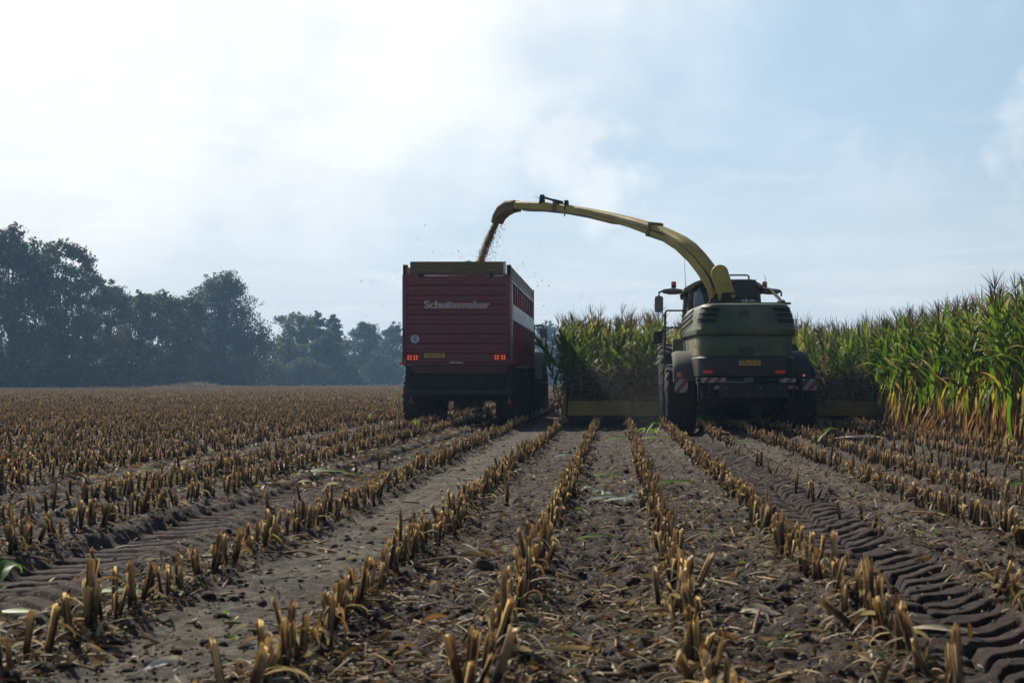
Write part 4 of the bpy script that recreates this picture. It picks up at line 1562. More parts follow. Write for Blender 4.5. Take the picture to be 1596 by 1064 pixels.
# louvres on the rear corners: three dark slots each, with proud green lips above them
for s in (-1, 1):
    b = MB()
    for k in range(3):
        z = 2.235 + k * .112
        hood_patch(b, s * (.60 - .006 * k), s * (.385 - .012 * k), z, z + .082, .005, slope=.012 * s, rnd=.012)
    b.build('louvre', 'grille_black', hood)
    b = MB()
    for k in range(3):
        z = 2.235 + k * .112 + .083
        hood_patch(b, s * (.60 - .006 * k), s * (.385 - .012 * k), z, z + .014, .022, slope=.012 * s)
    b.build('louvre_lip', 'green_dusty', hood)
# sweeping louvres on both flanks
for s in (-1, 1):
    b = MB()
    lb = MB()
    for k in range(3):
        z = 2.15 + k * .115
        hood_patch(b, s * (.70 + .02 * k), s * .93, z, z + .075, .006, slope=-.16, rnd=.02)
        hood_patch(lb, s * (.70 + .02 * k), s * .93, z + .078, z + .10, .03, slope=-.16)
    b.build('side_louvre', 'grille_black', hood)
    lb.build('louvre_lip', 'green_dusty', hood)
# dusty shoulder on the flank (sun-bleached dust lies on the lower sweep)
for s in (-1, 1):
    b = MB()
    hood_patch(b, s * .63, s * .99, 1.60, 1.975, .008, nu=10)
    b.build('side_panel', 'green_dusty', hv)
    b = MB()
    hood_patch(b, s * .645, s * .99, 2.0, 2.62, .004, nu=10)
    hv_sp = b.build('flank_panel', 'green_dusty', hv)
# seams
b = MB()
hood_patch(b, -.60, .60, 1.572, 1.580, .012, nu=24)
b.build('seam', 'grille_black', hv)
for u in (-.27, .27):
    b = MB()
    hood_patch(b, u - .003, u + .003, 1.59, 1.96, .004, nu=1)
    b.build('seam', 'grille_black', hv)
# emblem: a leaping stag on a rounded shield, barely showing through the dust
b = MB()
b.prism_y([(HX - .06 + x, 2.36 + z) for x, z in rounded(-.10, .10, -.10, .10, .035)], 27.955, 27.985)
em = b.build('emblem', 'hood_dark', hood)
stag = [(-.075, -.055), (-.055, -.01), (-.03, .012), (.02, .015), (.04, .035), (.035, .065), (.045, .065), (.055, .04), (.075, .035), (.078, .025), (.06, .015),
        (.05, -.005), (.07, -.03), (.065, -.038), (.038, -.018), (.0, -.015), (-.02, -.03), (-.045, -.06), (-.055, -.06), (-.04, -.02)]
b = MB()
b.prism_y([(HX - .06 + x, 2.36 + z) for x, z in stag], 27.950, 27.955)
b.build('stag', 'board_yellow', em)
# lower panel recess + plate
b = MB()
b.prism_y([(HX + x, 1.66 + z) for x, z in rounded(-.14, .14, -.06, .10, .03)], 27.975, 28.05)
b.build('recess', 'hood_dark', hv)
b = MB()
b.box(HX - .15, HX + .27, 27.895, 27.92, 1.395, 1.50)
pl = b.build('number_plate', 'plate_yellow', hv, .004)
b = MB()
b.box(HX - .20, HX - .152, 27.895, 27.92, 1.395, 1.50)
b.build('plate_band', 'plate_blue', pl)
text_mesh('plate_text', 'TPL-75-D', .105, 'ink', pl, (HX + .06, 27.893, 1.4475), .88, .0012, .001)
# tail lamps in the bumper
for x0, x1 in ((-.97 + .10, -.97 + .32), (.97 - .42, .97 - .20)):
    b = MB()
    b.prism_y([(HX + x, z) for x, z in rounded(x0, x1, 1.235, 1.315, .035)], 27.93, 28.06)
    tl = b.build('tail_lamp', 'tail_dim', hv)
    b = MB()
    b.prism_y([(HX + x, z) for x, z in rounded(x0 + .015, x1 - .03, 1.245, 1.285, .018)], 27.922, 27.932)
    b.build('bulb', 'tail_lit', tl)
b = MB()
b.box(HX + 1.10, HX + 1.17, 28.02, 28.06, 1.17, 1.23)
sm = b.build('marker_lamp', 'tail_dim', hv, .01)
b = MB()
b.box(HX + 1.12, HX + 1.15, 28.01, 28.022, 1.185, 1.215)
b.build('bulb', 'tail_core', sm)
b = MB()
b.box(HX - 1.34, HX - 1.25, 28.40, 28.46, 1.16, 1.25)
b.build('marker_lamp', 'beacon_orange', hv, .015)

# rear frame: lower beam, counterweight, uprights, hitch
b = MB()
b.box(HX - .98, HX + 1.02, 28.0, 28.35, 1.08, 1.15)
b.box(HX - .55, HX + .80, 27.72, 28.02, .76, 1.045)
b.box(HX - .08, HX + .12, 27.70, 27.72, .80, 1.03)
b.box(HX - .97, HX - .90, 27.85, 27.97, .66, 1.07)
b.box(HX - .76, HX - .70, 27.85, 27.97, .66, 1.07)
b.box(HX + .86, HX + .92, 27.85, 27.97, .66, 1.07)
b.box(HX + 1.04, HX + 1.10, 27.85, 27.97, .66, 1.07)
b.box(HX - .97, HX - .55, 27.86, 27.95, .72, .78)
b.box(HX + .8, HX + 1.1, 27.86, 27.95, .72, .78)
b.build('rear_frame', 'black_steel', hv, .012)
b = MB()
b.box(HX - .06, HX + .13, 27.90, 28.06, 1.05, 1.16)
b.build('hitch', 'green_paint', hv, .01)
b = MB()
for x, z in ((-.4, .84), (.02, .83), (.25, .82), (.25, .95), (.65, .94), (-.4, .97)):
    b.lathe_x((HX + x, 27.705, z), [(-.018, .016), (.018, .016)], 8, cap=True)
b.build('bolts', 'grey_metal', hv)
b = MB()
b.tube([(HX - .60, 27.82, 1.07), (HX - .45, 27.79, 1.075), (HX - .2, 27.78, 1.062), (HX - .05, 27.8, 1.062)], .018, 8)
b.build('hitch_bar', 'grey_metal', hv)
# hazard boards
for x0, x1, z0, z1, y in ((-.90, -.42, 1.055, 1.155, 27.80), (-.66, -.50, .93, 1.0, 27.82), (-1.40, -1.14, .86, 1.13, 28.30),
                          (.62, .95, 1.06, 1.145, 27.83), (.80, .99, .93, 1.0, 27.82), (1.14, 1.42, .90, 1.13, 28.30)):
    b = MB()
    b.box(HX + x0, HX + x1, y, y + .02, z0, z1)
    b.build('warning_board', 'hazard_stripes', hv, .004)

# chassis, axles, belly (in deep shade)
b = MB()
b.box(HX - .62, HX + .62, 28.4, 34.0, .62, 1.14)
b.box(HX - .95, HX + .95, 28.35, 31.3, 1.0, 1.2)
b.box(HX - 1.2, HX + 1.2, 29.55, 29.85, .62, .86)
b.box(HX - 1.0, HX + 1.0, 32.35, 32.85, .80, 1.2)
b.box(HX - .5, HX + .5, 33.8, 35.4, .35, 1.1)
b.box(HX - .85, HX - .55, 28.5, 29.4, .72, 1.0)
b.box(HX + .55, HX + .85, 28.5, 29.4, .72, 1.0)
b.build('chassis', 'black_steel', hv, .02)
# engine bay infill under the hood & cab body side walls
b = MB()
b.box(HX - .92, HX + .92, 28.6, 31.25, 1.2, 2.5)
b.box(HX - 1.0, HX + 1.0, 31.28, 33.6, 1.25, 2.0)
b.build('body_core', 'hood_dark', hv, .02)

for s in (-1, 1):
    wheel(hv, (HX + s * 1.235, 29.7, .715), .735, .60, 18, 'header_yellow')
    wheel(hv, (HX + s * 1.215, 32.6, .96), .985, .70, 20, 'header_yellow')
# mudguards over the rear wheels: curved shells
for s in (-1, 1):
    b = MB()
    rings = []
    for k in range(13):
        a = R(158 - 118 * k / 12)
        rings.append([(HX + s * xx, 29.75 - rr * math.cos(math.pi - a) * -1 * -1, .72 + rr * math.sin(a))
                      for xx, rr in ((.98, .99), (1.30, 1.0), (1.40, .96), (1.41, .90), (1.39, .90), (1.29, .965), (.98, .955))])
    b.loft(rings)
    b.build('mudguard', 'fender_dusty' if s < 0 else 'hood_dark', hv, smooth=50)

# cab
b = MB()
cabx = HX - .17
z0, z1 = 1.95, 3.06
b.box(cabx - .82, cabx + .82, 31.45, 33.75, 1.9, 2.42)
b.build('cab_body', 'green_dusty', hv, .03)
for sx in (-1, 1):
    b = MB()
    b.tube([(cabx + sx * .79, 31.5, 2.40), (cabx + sx * .73, 31.52, 3.12)], .065, 8)
    b.build('cab_pillar', 'green_dusty', hv)
    b = MB()
    b.tube([(cabx + sx * .80, 33.7, 2.40), (cabx + sx * .74, 33.6, 3.12)], .06, 8)
    b.build('cab_pillar', 'green_dusty', hv)
for nm, q in (('rear_window', [(-.74, 31.49, 2.42), (.74, 31.49, 2.42), (.64, 31.51, 3.27), (-.54, 31.51, 3.27)]),
              ('windscreen', [(-.77, 33.72, 2.2), (.77, 33.72, 2.2), (.64, 33.62, 3.28), (-.54, 33.62, 3.28)]),
              ('side_window', [(-.79, 31.55, 2.42), (-.79, 33.65, 2.42), (-.73, 33.58, 3.10), (-.73, 31.55, 3.10)]),
              ('side_window', [(.79, 31.55, 2.42), (.79, 33.65, 2.42), (.73, 33.58, 3.10), (.73, 31.55, 3.10)])):
    b = MB()
    o_ = (0, .012, 0) if 'side' not in nm else (.012, 0, 0)
    q = [(cabx + x, y, z) for x, y, z in q]
    b.loft([q, [(x + o_[0], y + o_[1], z + o_[2]) for x, y, z in q]])
    b.build(nm, 'cab_glass', hv)
b = MB()
b.box(cabx - .15, cabx + .40, 32.5, 32.62, 2.3, 2.95, tap=.03)
b.box(cabx - .15, cabx + .40, 32.6, 33.1, 2.2, 2.36)
b.build('driver_seat', 'seat_cloth', hv, .04)
# roof: a shallow bowl with sloping wings
b = MB()
prof = [(-1.10, 3.05), (-1.09, 3.14), (-.84, 3.26), (-.62, 3.335), (.72, 3.335), (.90, 3.27), (1.13, 3.14), (1.14, 3.05), (1.06, 3.07), (.87, 3.20), (.70, 3.272), (-.60, 3.272), (-.80, 3.19), (-1.02, 3.07)]
prof = [(x * .82, z) for x, z in prof]
b.loft([[(cabx + x * .97, 31.33, z - .02) for x, z in prof], [(cabx + x, 31.40, z) for x, z in prof], [(cabx + x, 33.5, z + .03) for x, z in prof],
        [(cabx + x * .95, 33.98, z - .04) for x, z in prof]])
roof = b.build('cab_roof', 'green_dusty', hv, .02)
b = MB()
b.box(cabx + .18, cabx + .70, 31.30, 31.37, 2.92, 3.32, tap=.015)
b.build('rear_header_panel', 'hood_dark', hv, .012)
b = MB()
b.tube([(cabx - .50, 31.9, 3.33), (cabx - .50, 31.9, 3.42), (cabx - .44, 31.9, 3.44), (cabx - .25, 31.9, 3.45)], .018, 6)
b.tube([(cabx + .15, 31.9, 3.46), (cabx + .54, 31.9, 3.46), (cabx + .58, 31.9, 3.44), (cabx + .58, 31.9, 3.33)], .020, 6)
b.build('roof_rail', 'black_steel', roof)
# wings with work lamps, beacons, mirrors
for s in (-1, 1):
    b = MB()
    wx = cabx + (-.92 if s < 0 else .82)
    rings = []
    for t, hz in ((0, .055), (.25, .075), (.6, .08), (.9, .055), (1.0, .02)):
        x = wx + s * .46 * t
        z = 3.105 - .0 * t
        rings.append([(x, 31.75 + .13 * math.cos(a), z - .01 + hz * math.sin(a) * (.75 if math.sin(a) > 0 else 1)) for a in np.linspace(0, 2 * math.pi, 12, endpoint=False)])
    b.loft(rings)
    b.build('light_wing', 'mirror_back', hv)
    b = MB()
    bx = wx + (-.19 if s < 0 else .10)
    b.lathe_x((0, 0, 0), [(0, .001)], 3)
    b = MB()
    zc = 3.16
    b.loft([[(bx + r_ * math.cos(a), 31.75 + r_ * math.sin(a), z) for a in np.linspace(0, 2 * math.pi, 14, endpoint=False)]
            for z, r_ in ((zc, .055), (zc + .06, .055))])
    bb = b.build('beacon', 'black_steel', hv)
    b = MB()
    b.loft([[(bx + r_ * math.cos(a), 31.75 + r_ * math.sin(a), z) for a in np.linspace(0, 2 * math.pi, 14, endpoint=False)]
            for z, r_ in ((zc + .061, .050), (zc + .075, .058), (zc + .12, .058), (zc + .145, .045), (zc + .150, .02))])
    b.build('beacon_lens', 'beacon_orange', bb)
    b = MB()
    mxx = cabx + (-1.44 if s < 0 else 1.29)
    b.tube([(wx + s * .42, 31.75, 3.10), (mxx, 31.75, 3.06), (mxx, 31.75, 2.98)], .022, 7)
    ma = b.build('mirror_arm', 'black_steel', hv)
    b = MB()
    poly = [(mxx + x, z) for x, z in rounded(-.095, .095, 2.62 if s < 0 else 2.66, 2.985 if s < 0 else 2.90, .06)]
    b.prism_y(poly, 31.70, 31.80)
    b.build('mirror', 'mirror_back', ma, .02)
# aerials
for x in (cabx - .84, cabx + .95):
    b = MB()
    b.tube([(x, 31.8, 3.1), (x - .01, 31.8, 3.4), (x - .04, 31.8, 3.95 if x < HX else 3.48)], [.008, .006, .003], 5)
    b.build('aerial', 'black_steel', hv)
# grab rail on the right rear of the deck
b = MB()
b.tube([(HX + .60, 31.2, 3.12), (HX + .80, 31.0, 3.08), (HX + .95, 30.6, 2.85), (HX + 1.0, 30.3, 2.62)], .035, 8)
b.tube([(HX - .62, 30.4, 2.62), (HX - .56, 30.4, 2.78), (HX - .42, 30.5, 2.92), (HX - .25, 30.6, 2.98), (HX - .12, 30.6, 3.0)], .03, 8)
b.build('guard_tube', 'black_steel', hv)
b = MB()
for k in range(22):
    b.box(HX + .10 + .034 * k, HX + .122 + .034 * k, 28.75, 30.6, 2.63, 2.665)
b.box(HX - .35, HX + .95, 28.6, 28.7, 2.63, 2.67)
b.build('deck_grating', 'green_dusty', hv)
# ladder, platform and rail on the left
b = MB()
b.box(HX - 1.52, HX - 1.0, 31.7, 32.9, 1.66, 1.72)
for y in (31.75, 32.15):
    b.tube([(HX - 1.48, y, .95), (HX - 1.48, y, 1.7), (HX - 1.46, y, 2.62), (HX - 1.42, y, 2.68)], .022, 7)
b.tube([(HX - 1.42, 31.75, 2.66), (HX - 1.02, 31.75, 2.66)], .02, 7)
b.tube([(HX - 1.46, 31.75, 2.28), (HX - 1.02, 31.75, 2.28)], .018, 7)
b.tube([(HX - 1.46, 31.75, 2.62), (HX - 1.46, 32.15, 2.66)], .018, 7)
b.tube([(HX - 1.47, 31.75, 2.28), (HX - 1.47, 32.6, 2.28)], .018, 7)
b.tube([(HX - 1.47, 32.6, 1.7), (HX - 1.47, 32.6, 2.3)], .018, 7)
for z in (1.0, 1.22, 1.44):
    b.tube([(HX - 1.48, 31.75, z), (HX - 1.48, 32.15, z)], .018, 6)
b.build('ladder', 'dark_metal', hv)
b = MB()
b.box(HX - 1.30, HX - 1.0, 31.72, 32.3, 1.74, 2.02)
b.build('side_box', 'green_paint', hv, .02)
b = MB()
b.prism_y([(HX - 1.63 + x, 2.06 + z) for x, z in rounded(-.10, .10, -.14, .14, .03)], 31.72, 31.8)
b.build('lower_mirror', 'black_steel', hv, .01)
b = MB()
b.tube([(HX - 1.62, 31.76, 2.18), (HX - 1.47, 31.76, 2.22)], .015, 6)
b.lathe_x((HX - 1.05, 31.6, 2.33), [(-.10, .02), (-.09, .05), (-.02, .05), (0, .03)], 10, cap=True)
b.build('mirror_bracket', 'black_steel', hv)

# spout: a box-section chute sweeping up, over and to the left
SP = [  # px, py, distance, thickness px, used only to set real points along the arc
(1119, 466, 30.8, 24, .36), (1116, 449, 30.85, 26, .38), (1109.5, 433, 30.95, 31, .40), (1100, 417.5, 31.1, 34, .40), (1087, 401, 31.3, 34, .40), (1074, 388, 31.5, 30.5, .39), (1060, 376.5, 31.75, 26, .38),
    (1042, 366.5, 32.1, 23, .37), (1020, 358, 32.4, 22, .36), (990, 348, 32.9, 18.5, .35), (960, 340, 33.4, 17, .34), (925, 332, 33.9, 15.5, .33),
    (890, 326, 34.4, 14.5, .32), (870, 323.5, 34.65, 14.5, .32), (845, 321, 34.95, 14.5, .31), (820, 320.5, 35.3, 14.5, .31), (803, 320, 35.5, 15, .31)]


def P3(px, py, Y):
    return Vector(((px - 960) * Y / 2217, Y, EYE + (593.5 - py) * Y / 2217))


def sweep(b, pts, hs, ws, mi=0, inset=1.0):
    rings = []
    for i, p in enumerate(pts):
        t = (pts[min(i + 1, len(pts) - 1)] - pts[max(i - 1, 0)]).normalized()
        side = t.cross(Vector((0, 0, 1))).normalized() if i > 1 or len(pts) < 10 else (pts[4] - pts[2]).cross(Vector((0, 0, 1))).normalized()
        up = side.cross(t).normalized()
        h, w = hs[i] / 2, ws[i] / 2
        rings.append([p + side * w * a + up * h * c for a, c in ((-1, -1), (1, -1), (1, .55), (.7, 1), (-.7, 1), (-1, .55))])
    b.loft(rings, mi=mi)


pts = [P3(a, c, y) for a, c, y, *_ in SP]
hs = [t * y / 2217 * (.60 if k < 5 else (.70 if k < 8 else .82)) for k, (_, _, y, t, _) in enumerate(SP)]
ws = [w for *_, w in SP]
b = MB()
sweep(b, pts, hs, ws)
spout = b.build('spout', 'spout_yellow', hv, .012, smooth=45)
# rib along the side, flanged joints, wear liner
b = MB()
rp = [p + Vector((-.05, -.19, -.05 * 0)) for p in pts[2:9]]
for i0 in (8, 13):
    b = MB()
    p = pts[i0]
    t = (pts[i0 + 1] - pts[i0 - 1]).normalized()
    q0, q1 = p - t * .05, p + t * .05
    sweep_pts = [q0, p, q1]
    side = t.cross(Vector((0, 0, 1))).normalized()
    up = side.cross(t).normalized()
    rr = []
    for q in (q0, q1):
        rr.append([q + side * (ws[i0] / 2 + .022) * a + up * (hs[i0] / 2 + .035) * c for a, c in ((-1, -1), (1, -1), (1, 1), (-1, 1))])
    b.loft(rr)
    b.build('joint_flange', 'board_yellow', spout, .008)
b = MB()
b.tube([p + Vector((-.06, -w * .56, -h * .12)) for p, w, h in zip(pts[1:12], ws[1:12], hs[1:12])], .017, 6)
b.tube([p + Vector((0, -w * .50, -h * .40)) for p, w, h in zip(pts[5:14], ws[5:14], hs[5:14])], .012, 6)
b.build('side_hose', 'dark_metal', spout)
b = MB()
for i0, i1 in ((6, 8), (10, 15)):
    seg = [p + Vector((0, 0, -h * .56)) for p, h in zip(pts[i0:i1 + 1], hs[i0:i1 + 1])]
    sweep(b, seg, [.06] * len(seg), [w * .8 for w in ws[i0:i1 + 1]])
b.build('wear_liner', 'mirror_back', spout)
# deflector flaps at the tip
b = MB()
dp = [P3(806, 320.5, 35.47), P3(794, 322, 35.6), P3(784, 328, 35.72), P3(777, 338, 35.8), P3(774, 348, 35.85)]
sweep(b, dp, [.26, .29, .27, .19, .11], [.36, .38, .38, .36, .34])
b.build('deflector', 'board_yellow', spout, .01, smooth=45)
b = MB()
q = P3(845, 316, 34.9)
b.box(q.x - .08, q.x + .08, q.y - .12, q.y + .12, q.z - .05, q.z + .19, tap=.03)
q2 = P3(868, 316, 34.65)
b.tube([q + Vector((.05, 0, .13)), q2 + Vector((.05, 0, .02))], .028, 8)
b.tube([q2 + Vector((-.1, 0, .06)), q2 + Vector((.15, 0, .0))], .04, 8)
q3 = P3(883, 320, 34.5)
b.box(q3.x - .05, q3.x + .05, q3.y - .20, q3.y + .2, q3.z - .16, q3.z + .1)
b.tube([P3(880, 327, 34.5), P3(880, 337, 34.5)], .015, 6)
b.build('flap_cylinder', 'dark_metal', spout)
# rounded cowl at the foot of the spout + turntable + cradle
b = MB()
cowl = []
for k in range(13):
    a = R(180 * k / 12)
    cowl.append((.185 * math.cos(a), .50 + .17 * math.sin(a)))
cowl = cowl + [(-.185, -.10), (.185, -.10)]
ca, sa = math.cos(R(17)), math.sin(R(17))
cw = [(HX - .20 + x * ca - z * sa, 2.93 + x * sa + z * ca) for x, z in cowl]
b.prism_y(cw, 30.45, 30.78)
b.build('spout_cowl', 'spout_yellow', spout, .03)
b = MB()
b.loft([[(HX - .18 + r_ * math.cos(a), 30.85 + r_ * math.sin(a), z) for a in np.linspace(0, 2 * math.pi, 20, endpoint=False)]
        for z, r_ in ((2.5, .42), (2.72, .42), (2.74, .34), (2.86, .34))])
b.build('turntable', 'dark_metal', hv, smooth=30)
b = MB()
b.box(HX - .36, HX - .10, 30.18, 30.36, 2.62, 2.96, tap=.03)
b.tube([(HX - .30, 30.2, 2.95), (HX - .04, 30.2, 2.95), (HX - .0, 30.25, 2.9)], .02, 6)
b.build('spout_cradle', 'grille_black', hv, .02)

# ------------------------------------------------------------------ maize header on the front
b = MB()
X0, X1 = -1.22, 6.38
HYr = HEADER_Y
b.box(X0 + .02, X1 - .02, HYr + .13, HYr + .9, .16, .30)
hd = b.build('maize_header', 'black_steel', hv, .01)
for xa, xb in ((X0 + .05, 1.08), (1.10, HX - .65), (HX + .65, 3.98), (4.0, X1 - .02)):
    b = MB()
    b.box(xa, xb, HYr - .03, HYr + .12, .26, .62, tap=.01)
    b.build('back_plate', 'header_yellow', hd, .015)
b = MB()
b.tube([(X0 + .1, HYr + .05, 1.10), (X1 - .1, HYr + .05, 1.10)], .045, 8)
for x in (X0 + .15, .1, 1.1, HX - .7, HX + .7, 3.95, 5.0, X1 - .2):
    b.box(x - .035, x + .035, HYr - .02, HYr + .1, .6, 1.1)
b.build('header_frame', 'black_steel', hd, .01)
for s, xe in ((-1, X0), (1, X1)):
    b = MB()
    poly = [(HYr - .05, .28), (HYr + 1.8, .22), (HYr + 2.6, .18), (HYr + 1.9, .62), (HYr + .9, .95), (HYr + .1, .98), (HYr - .08, .72)]
    b.prism_x(poly, xe - .04, xe + .04)
    b.build('end_shield', 'header_yellow', hd, .02)
for k in range(6):
    b = MB()
    x = X0 + .6 + k * 1.28
    prof = [(.18, .62), (.22, .62), (.24, .5), (.26, .62), (.30, .62), (.5, .42), (.85, .36), (.9, .1)]
    b.loft([[(x + r_ * (1 + .06 * (i % 2)) * math.cos(a), HYr + 1.0 + r_ * (1 + .06 * (i % 2)) * math.sin(a), z) for i, a in enumerate(np.linspace(0, 2 * math.pi, 32, endpoint=False))]
            for z, r_ in prof])
    b.build('gathering_drum', 'dark_metal', hd)
    b = MB()
    b.loft([[(x + .64 + w_ * math.cos(a), y, z0_ + h_ * math.sin(a)) for a in np.linspace(0, 2 * math.pi, 10, endpoint=False)]
            for y, z0_, w_, h_ in ((HYr + 1.1, .55, .16, .22), (HYr + 1.8, .42, .12, .16), (HYr + 2.5, .22, .03, .03))]) if k < 5 else None
    if k < 5:
        b.build('crop_divider', 'header_yellow', hd)
# curved crop lifter bar on the left end
b = MB()
b.box(X1 - .30, X1 - .10, HYr - .02, HYr + .1, .62, .80, tap=.02)
b.build('corner_guard', 'header_yellow', hd, .01)

# ------------------------------------------------------------------ forage trailer
TX0, TX1 = -5.107, -2.53
TXC = (TX0 + TX1) / 2
TY0, TY1 = 34.0, 43.3
tr = empty('forage_trailer', (TXC, 36.9, 0), 'tall dark red forage trailer with ribbed tailgate being filled with chopped maize', 'trailer')
# tailgate: nine overlapping planks in one panel
b = MB()
zt, zb = 3.61, 1.53
n = 9
poly = [(TY0 + .10, zb)]
for k in range(n):
    za = zb + (zt - zb) * k / n
    zc = zb + (zt - zb) * (k + 1) / n
    hgt = zc - za
    poly += [(TY0 + .045, za + .002), (TY0 + .012, za + .020), (TY0 + .012, za + hgt * .36), (TY0 + .022, za + hgt * .40), (TY0 + .012, za + hgt * .44), (TY0 + .012, zc - .034), (TY0 + .045, zc - .008)]
poly += [(TY0 + .10, zt)]
b.prism_x(poly, TX0 + .10, TX1 - .09)
tg = b.build('tailgate', 'red_paint', tr, smooth=30)
b = MB()
b.box(TX0, TX0 + .10, TY0 - .01, TY0 + .16, 1.46, 3.63)
b.box(TX1 - .095, TX1, TY0 - .01, TY0 + .16, 1.50, 3.63)
b.box(TX0 + .10, TX1 - .095, TY0 + .0, TY0 + .10, 3.612, 3.655)
b.box(TX0 + .10, TX1 - .095, TY0 + .002, TY0 + .12, 1.48, 1.528)
b.build('tailgate_frame', 'red_paint', tr, .01)
b = MB()
for k in range(3):
    b.box(TX0 + .17, TX1 - .16, TY0 + .10, TY0 + .15, 3.66 + .098 * k, 3.755 + .098 * k)
b.build('extension_board', 'board_yellow', tr, .008)
b = MB()
b.box(TX1 - .155, TX1 - .115, TY0 + .10, TY0 + .2, 3.60, 3.96)
b.build('board_bracket', 'white_panel', tr, .006)
b = MB()
b.box(TX0 + .5, TX0 + .85, TY0 - .004, TY0 + .01, 3.615, 3.628)
b.build('sealing_strip', 'grey_metal', tr)
text_mesh('lettering', 'Schuitemaker', .245, 'lettering', tg, (-4.735 + .93, TY0 + .006, 2.905), 1.165, .0045, .004, (-.011, -.004, .004, .011))
for x in (TX0 + .45, TX1 - .45):
    b = MB()
    b.box(x - .05, x + .05, TY0 - .02, TY0 + .03, 3.56, 3.66)
    b.tube([(x - .09, TY0 - .012, 3.632), (x + .09, TY0 - .012, 3.632)], .016, 8)
    b.build('hinge', 'dark_metal', tr, .004)
for x in (TX0 + .05, TX1 - .05):
    b = MB()
    b.box(x - .022, x + .022, TY0 - .035, TY0 - .011, 1.62, 1.80)
    b.tube([(x, TY0 - .03, 1.80), (x, TY0 - .03, 2.35)], .010, 6)
    b.build('latch', 'dark_metal', tr, .004)
b = MB()
b.tube([(TXC + .3, TY0 + .24, 1.20), (TXC + .33, TY0 + .20, 1.0), (TXC + .5, TY0 + .18, .93), (TXC + .72, TY0 + .20, 1.02), (TXC + .75, TY0 + .24, 1.2)], .014, 6)
b.build('hose', 'rubber', tr)
# speed disc
b = MB()
b.loft([[(-4.807 + .102 * math.cos(a), y, 2.095 + .102 * math.sin(a)) for a in np.linspace(0, 2 * math.pi, 28, endpoint=False)] for y in (TY0 + .0, TY0 + .03)])
st = b.build('speed_disc', 'sticker_white', tg)
text_mesh('disc_text', '15', .085, 'sticker_ink', st, (-4.807, TY0 - .003, 2.138), .9, .003, .002)
text_mesh('disc_text', '15', .085, 'sticker_ink', st, (-4.807, TY0 - .003, 2.055), .9, .003, .002)
b = MB()
b.box(-4.865, -4.749, TY0 - .004, TY0 + .001, 2.092, 2.100)
b.build('disc_line', 'sticker_ink', st)
# plate
b = MB()
b.box(-4.585, -4.09, TY0 - .008, TY0 + .015, 1.645, 1.752)
pl = b.build('number_plate', 'plate_yellow', tr, .004)
b = MB()
b.box(-4.65, -4.587, TY0 - .008, TY0 + .015, 1.645, 1.752)
b.build('plate_band', 'plate_blue', pl)
text_mesh('plate_text', 'LHJ-73-D', .105, 'ink', pl, (-4.337, TY0 - .010, 1.699), .98, .0012, .001)
b = MB()
b.box(-3.98, -3.66, TY0 - .004, TY0 + .012, 1.512, 1.548)
b.build('maker_strip', 'lettering', tr)
# lamps
for x, z in ((-4.934, 1.648), (-4.788, 1.648), (-2.847, 1.658), (-2.695, 1.658)):
    b = MB()
    b.loft([[(x + r_ * math.cos(a), y, z + r_ * math.sin(a)) for a in np.linspace(0, 2 * math.pi, 20, endpoint=False)] for y, r_ in ((TY0 + .03, .076), (TY0 - .012, .076), (TY0 - .02, .066))])
    tl = b.build('tail_lamp', 'tail_lit', tr)
    b = MB()
    for a in (0, 90, 180, 270):
        a = R(a + 45)
        xx, zz = x + .040 * math.cos(a), z + .040 * math.sin(a)
        b.loft([[(xx + .016 * math.cos(q), y, zz + .016 * math.sin(q)) for q in np.linspace(0, 2 * math.pi, 10, endpoint=False)] for y in (TY0 - .017, TY0 - .024)])
    b.build('bulb', 'tail_core', tl)
    b = MB()
    b.box(x - .055, x + .055, TY0 - .025, TY0 - .0245 + .003, z - .009, z + .009)
    b.box(x - .009, x + .009, TY0 - .025, TY0 - .0215, z - .055, z - .0095)
    b.box(x - .009, x + .009, TY0 - .025, TY0 - .0215, z + .0095, z + .055)
    b.build('lens_bar', 'tail_dim', tl)
for x, z in ((TX0 - .03, 1.50), (TX1 + .05, 1.5)):
    b = MB()
    b.box(x - .055, x + .03, TY0 + .02, TY0 + .08, z - .03, z + .03)
    b.build('marker_lamp', 'tail_lit' if x < -4 else 'tail_dim', tr, .01)
# underbody
b = MB()
b.prism_y([(TX0 + .14, 1.478), (TX1 - .06, 1.478), (TX1 - .10, 1.26), (TX0 + .26, 1.26)], TY0 + .06, TY0 + .30)
b.build('lower_apron', 'red_apron', tr, .01)
b = MB()
b.box(TX0 + .16, TX1 - .0, TY0 + .25, TY0 + .55, .92, 1.26)
b.box(TX0 + .06, TX0 + .20, TY0 + .10, TY0 + .4, .80, 1.46)
b.box(TX1 - .12, TX1 + .02, TY0 + .10, TY0 + .4, .80, 1.46)
b.box(TX0 + .3, TX0 + .6, TY0 + .5, TY1 + .2, .85, 1.3)
b.box(TX1 - .6, TX1 - .3, TY0 + .5, TY1 + .2, .85, 1.3)
b.box(TX0 + .3, TX1 - .3, TY0 + .6, TY1, 1.2, 1.48)
for y in (36.2, 37.9):
    b.box(TX0 + .2, TX1 - .2, y - .12, y + .12, .58, .82)
b.box(TX0 + .05, TX0 + 1.05, 35.3, 39, .78, 1.15)
b.box(TX1 - 1.0, TX1 - .05, 35.3, 39, .78, 1.15)
b.build('chassis', 'black_steel', tr, .015)
b = MB()
b.box(TX0 + .08, TX1 + .06, TY0 + .02, TY0 + .2, .745, .905)
bb = b.build('bumper_bar', 'dark_metal', tr, .02)
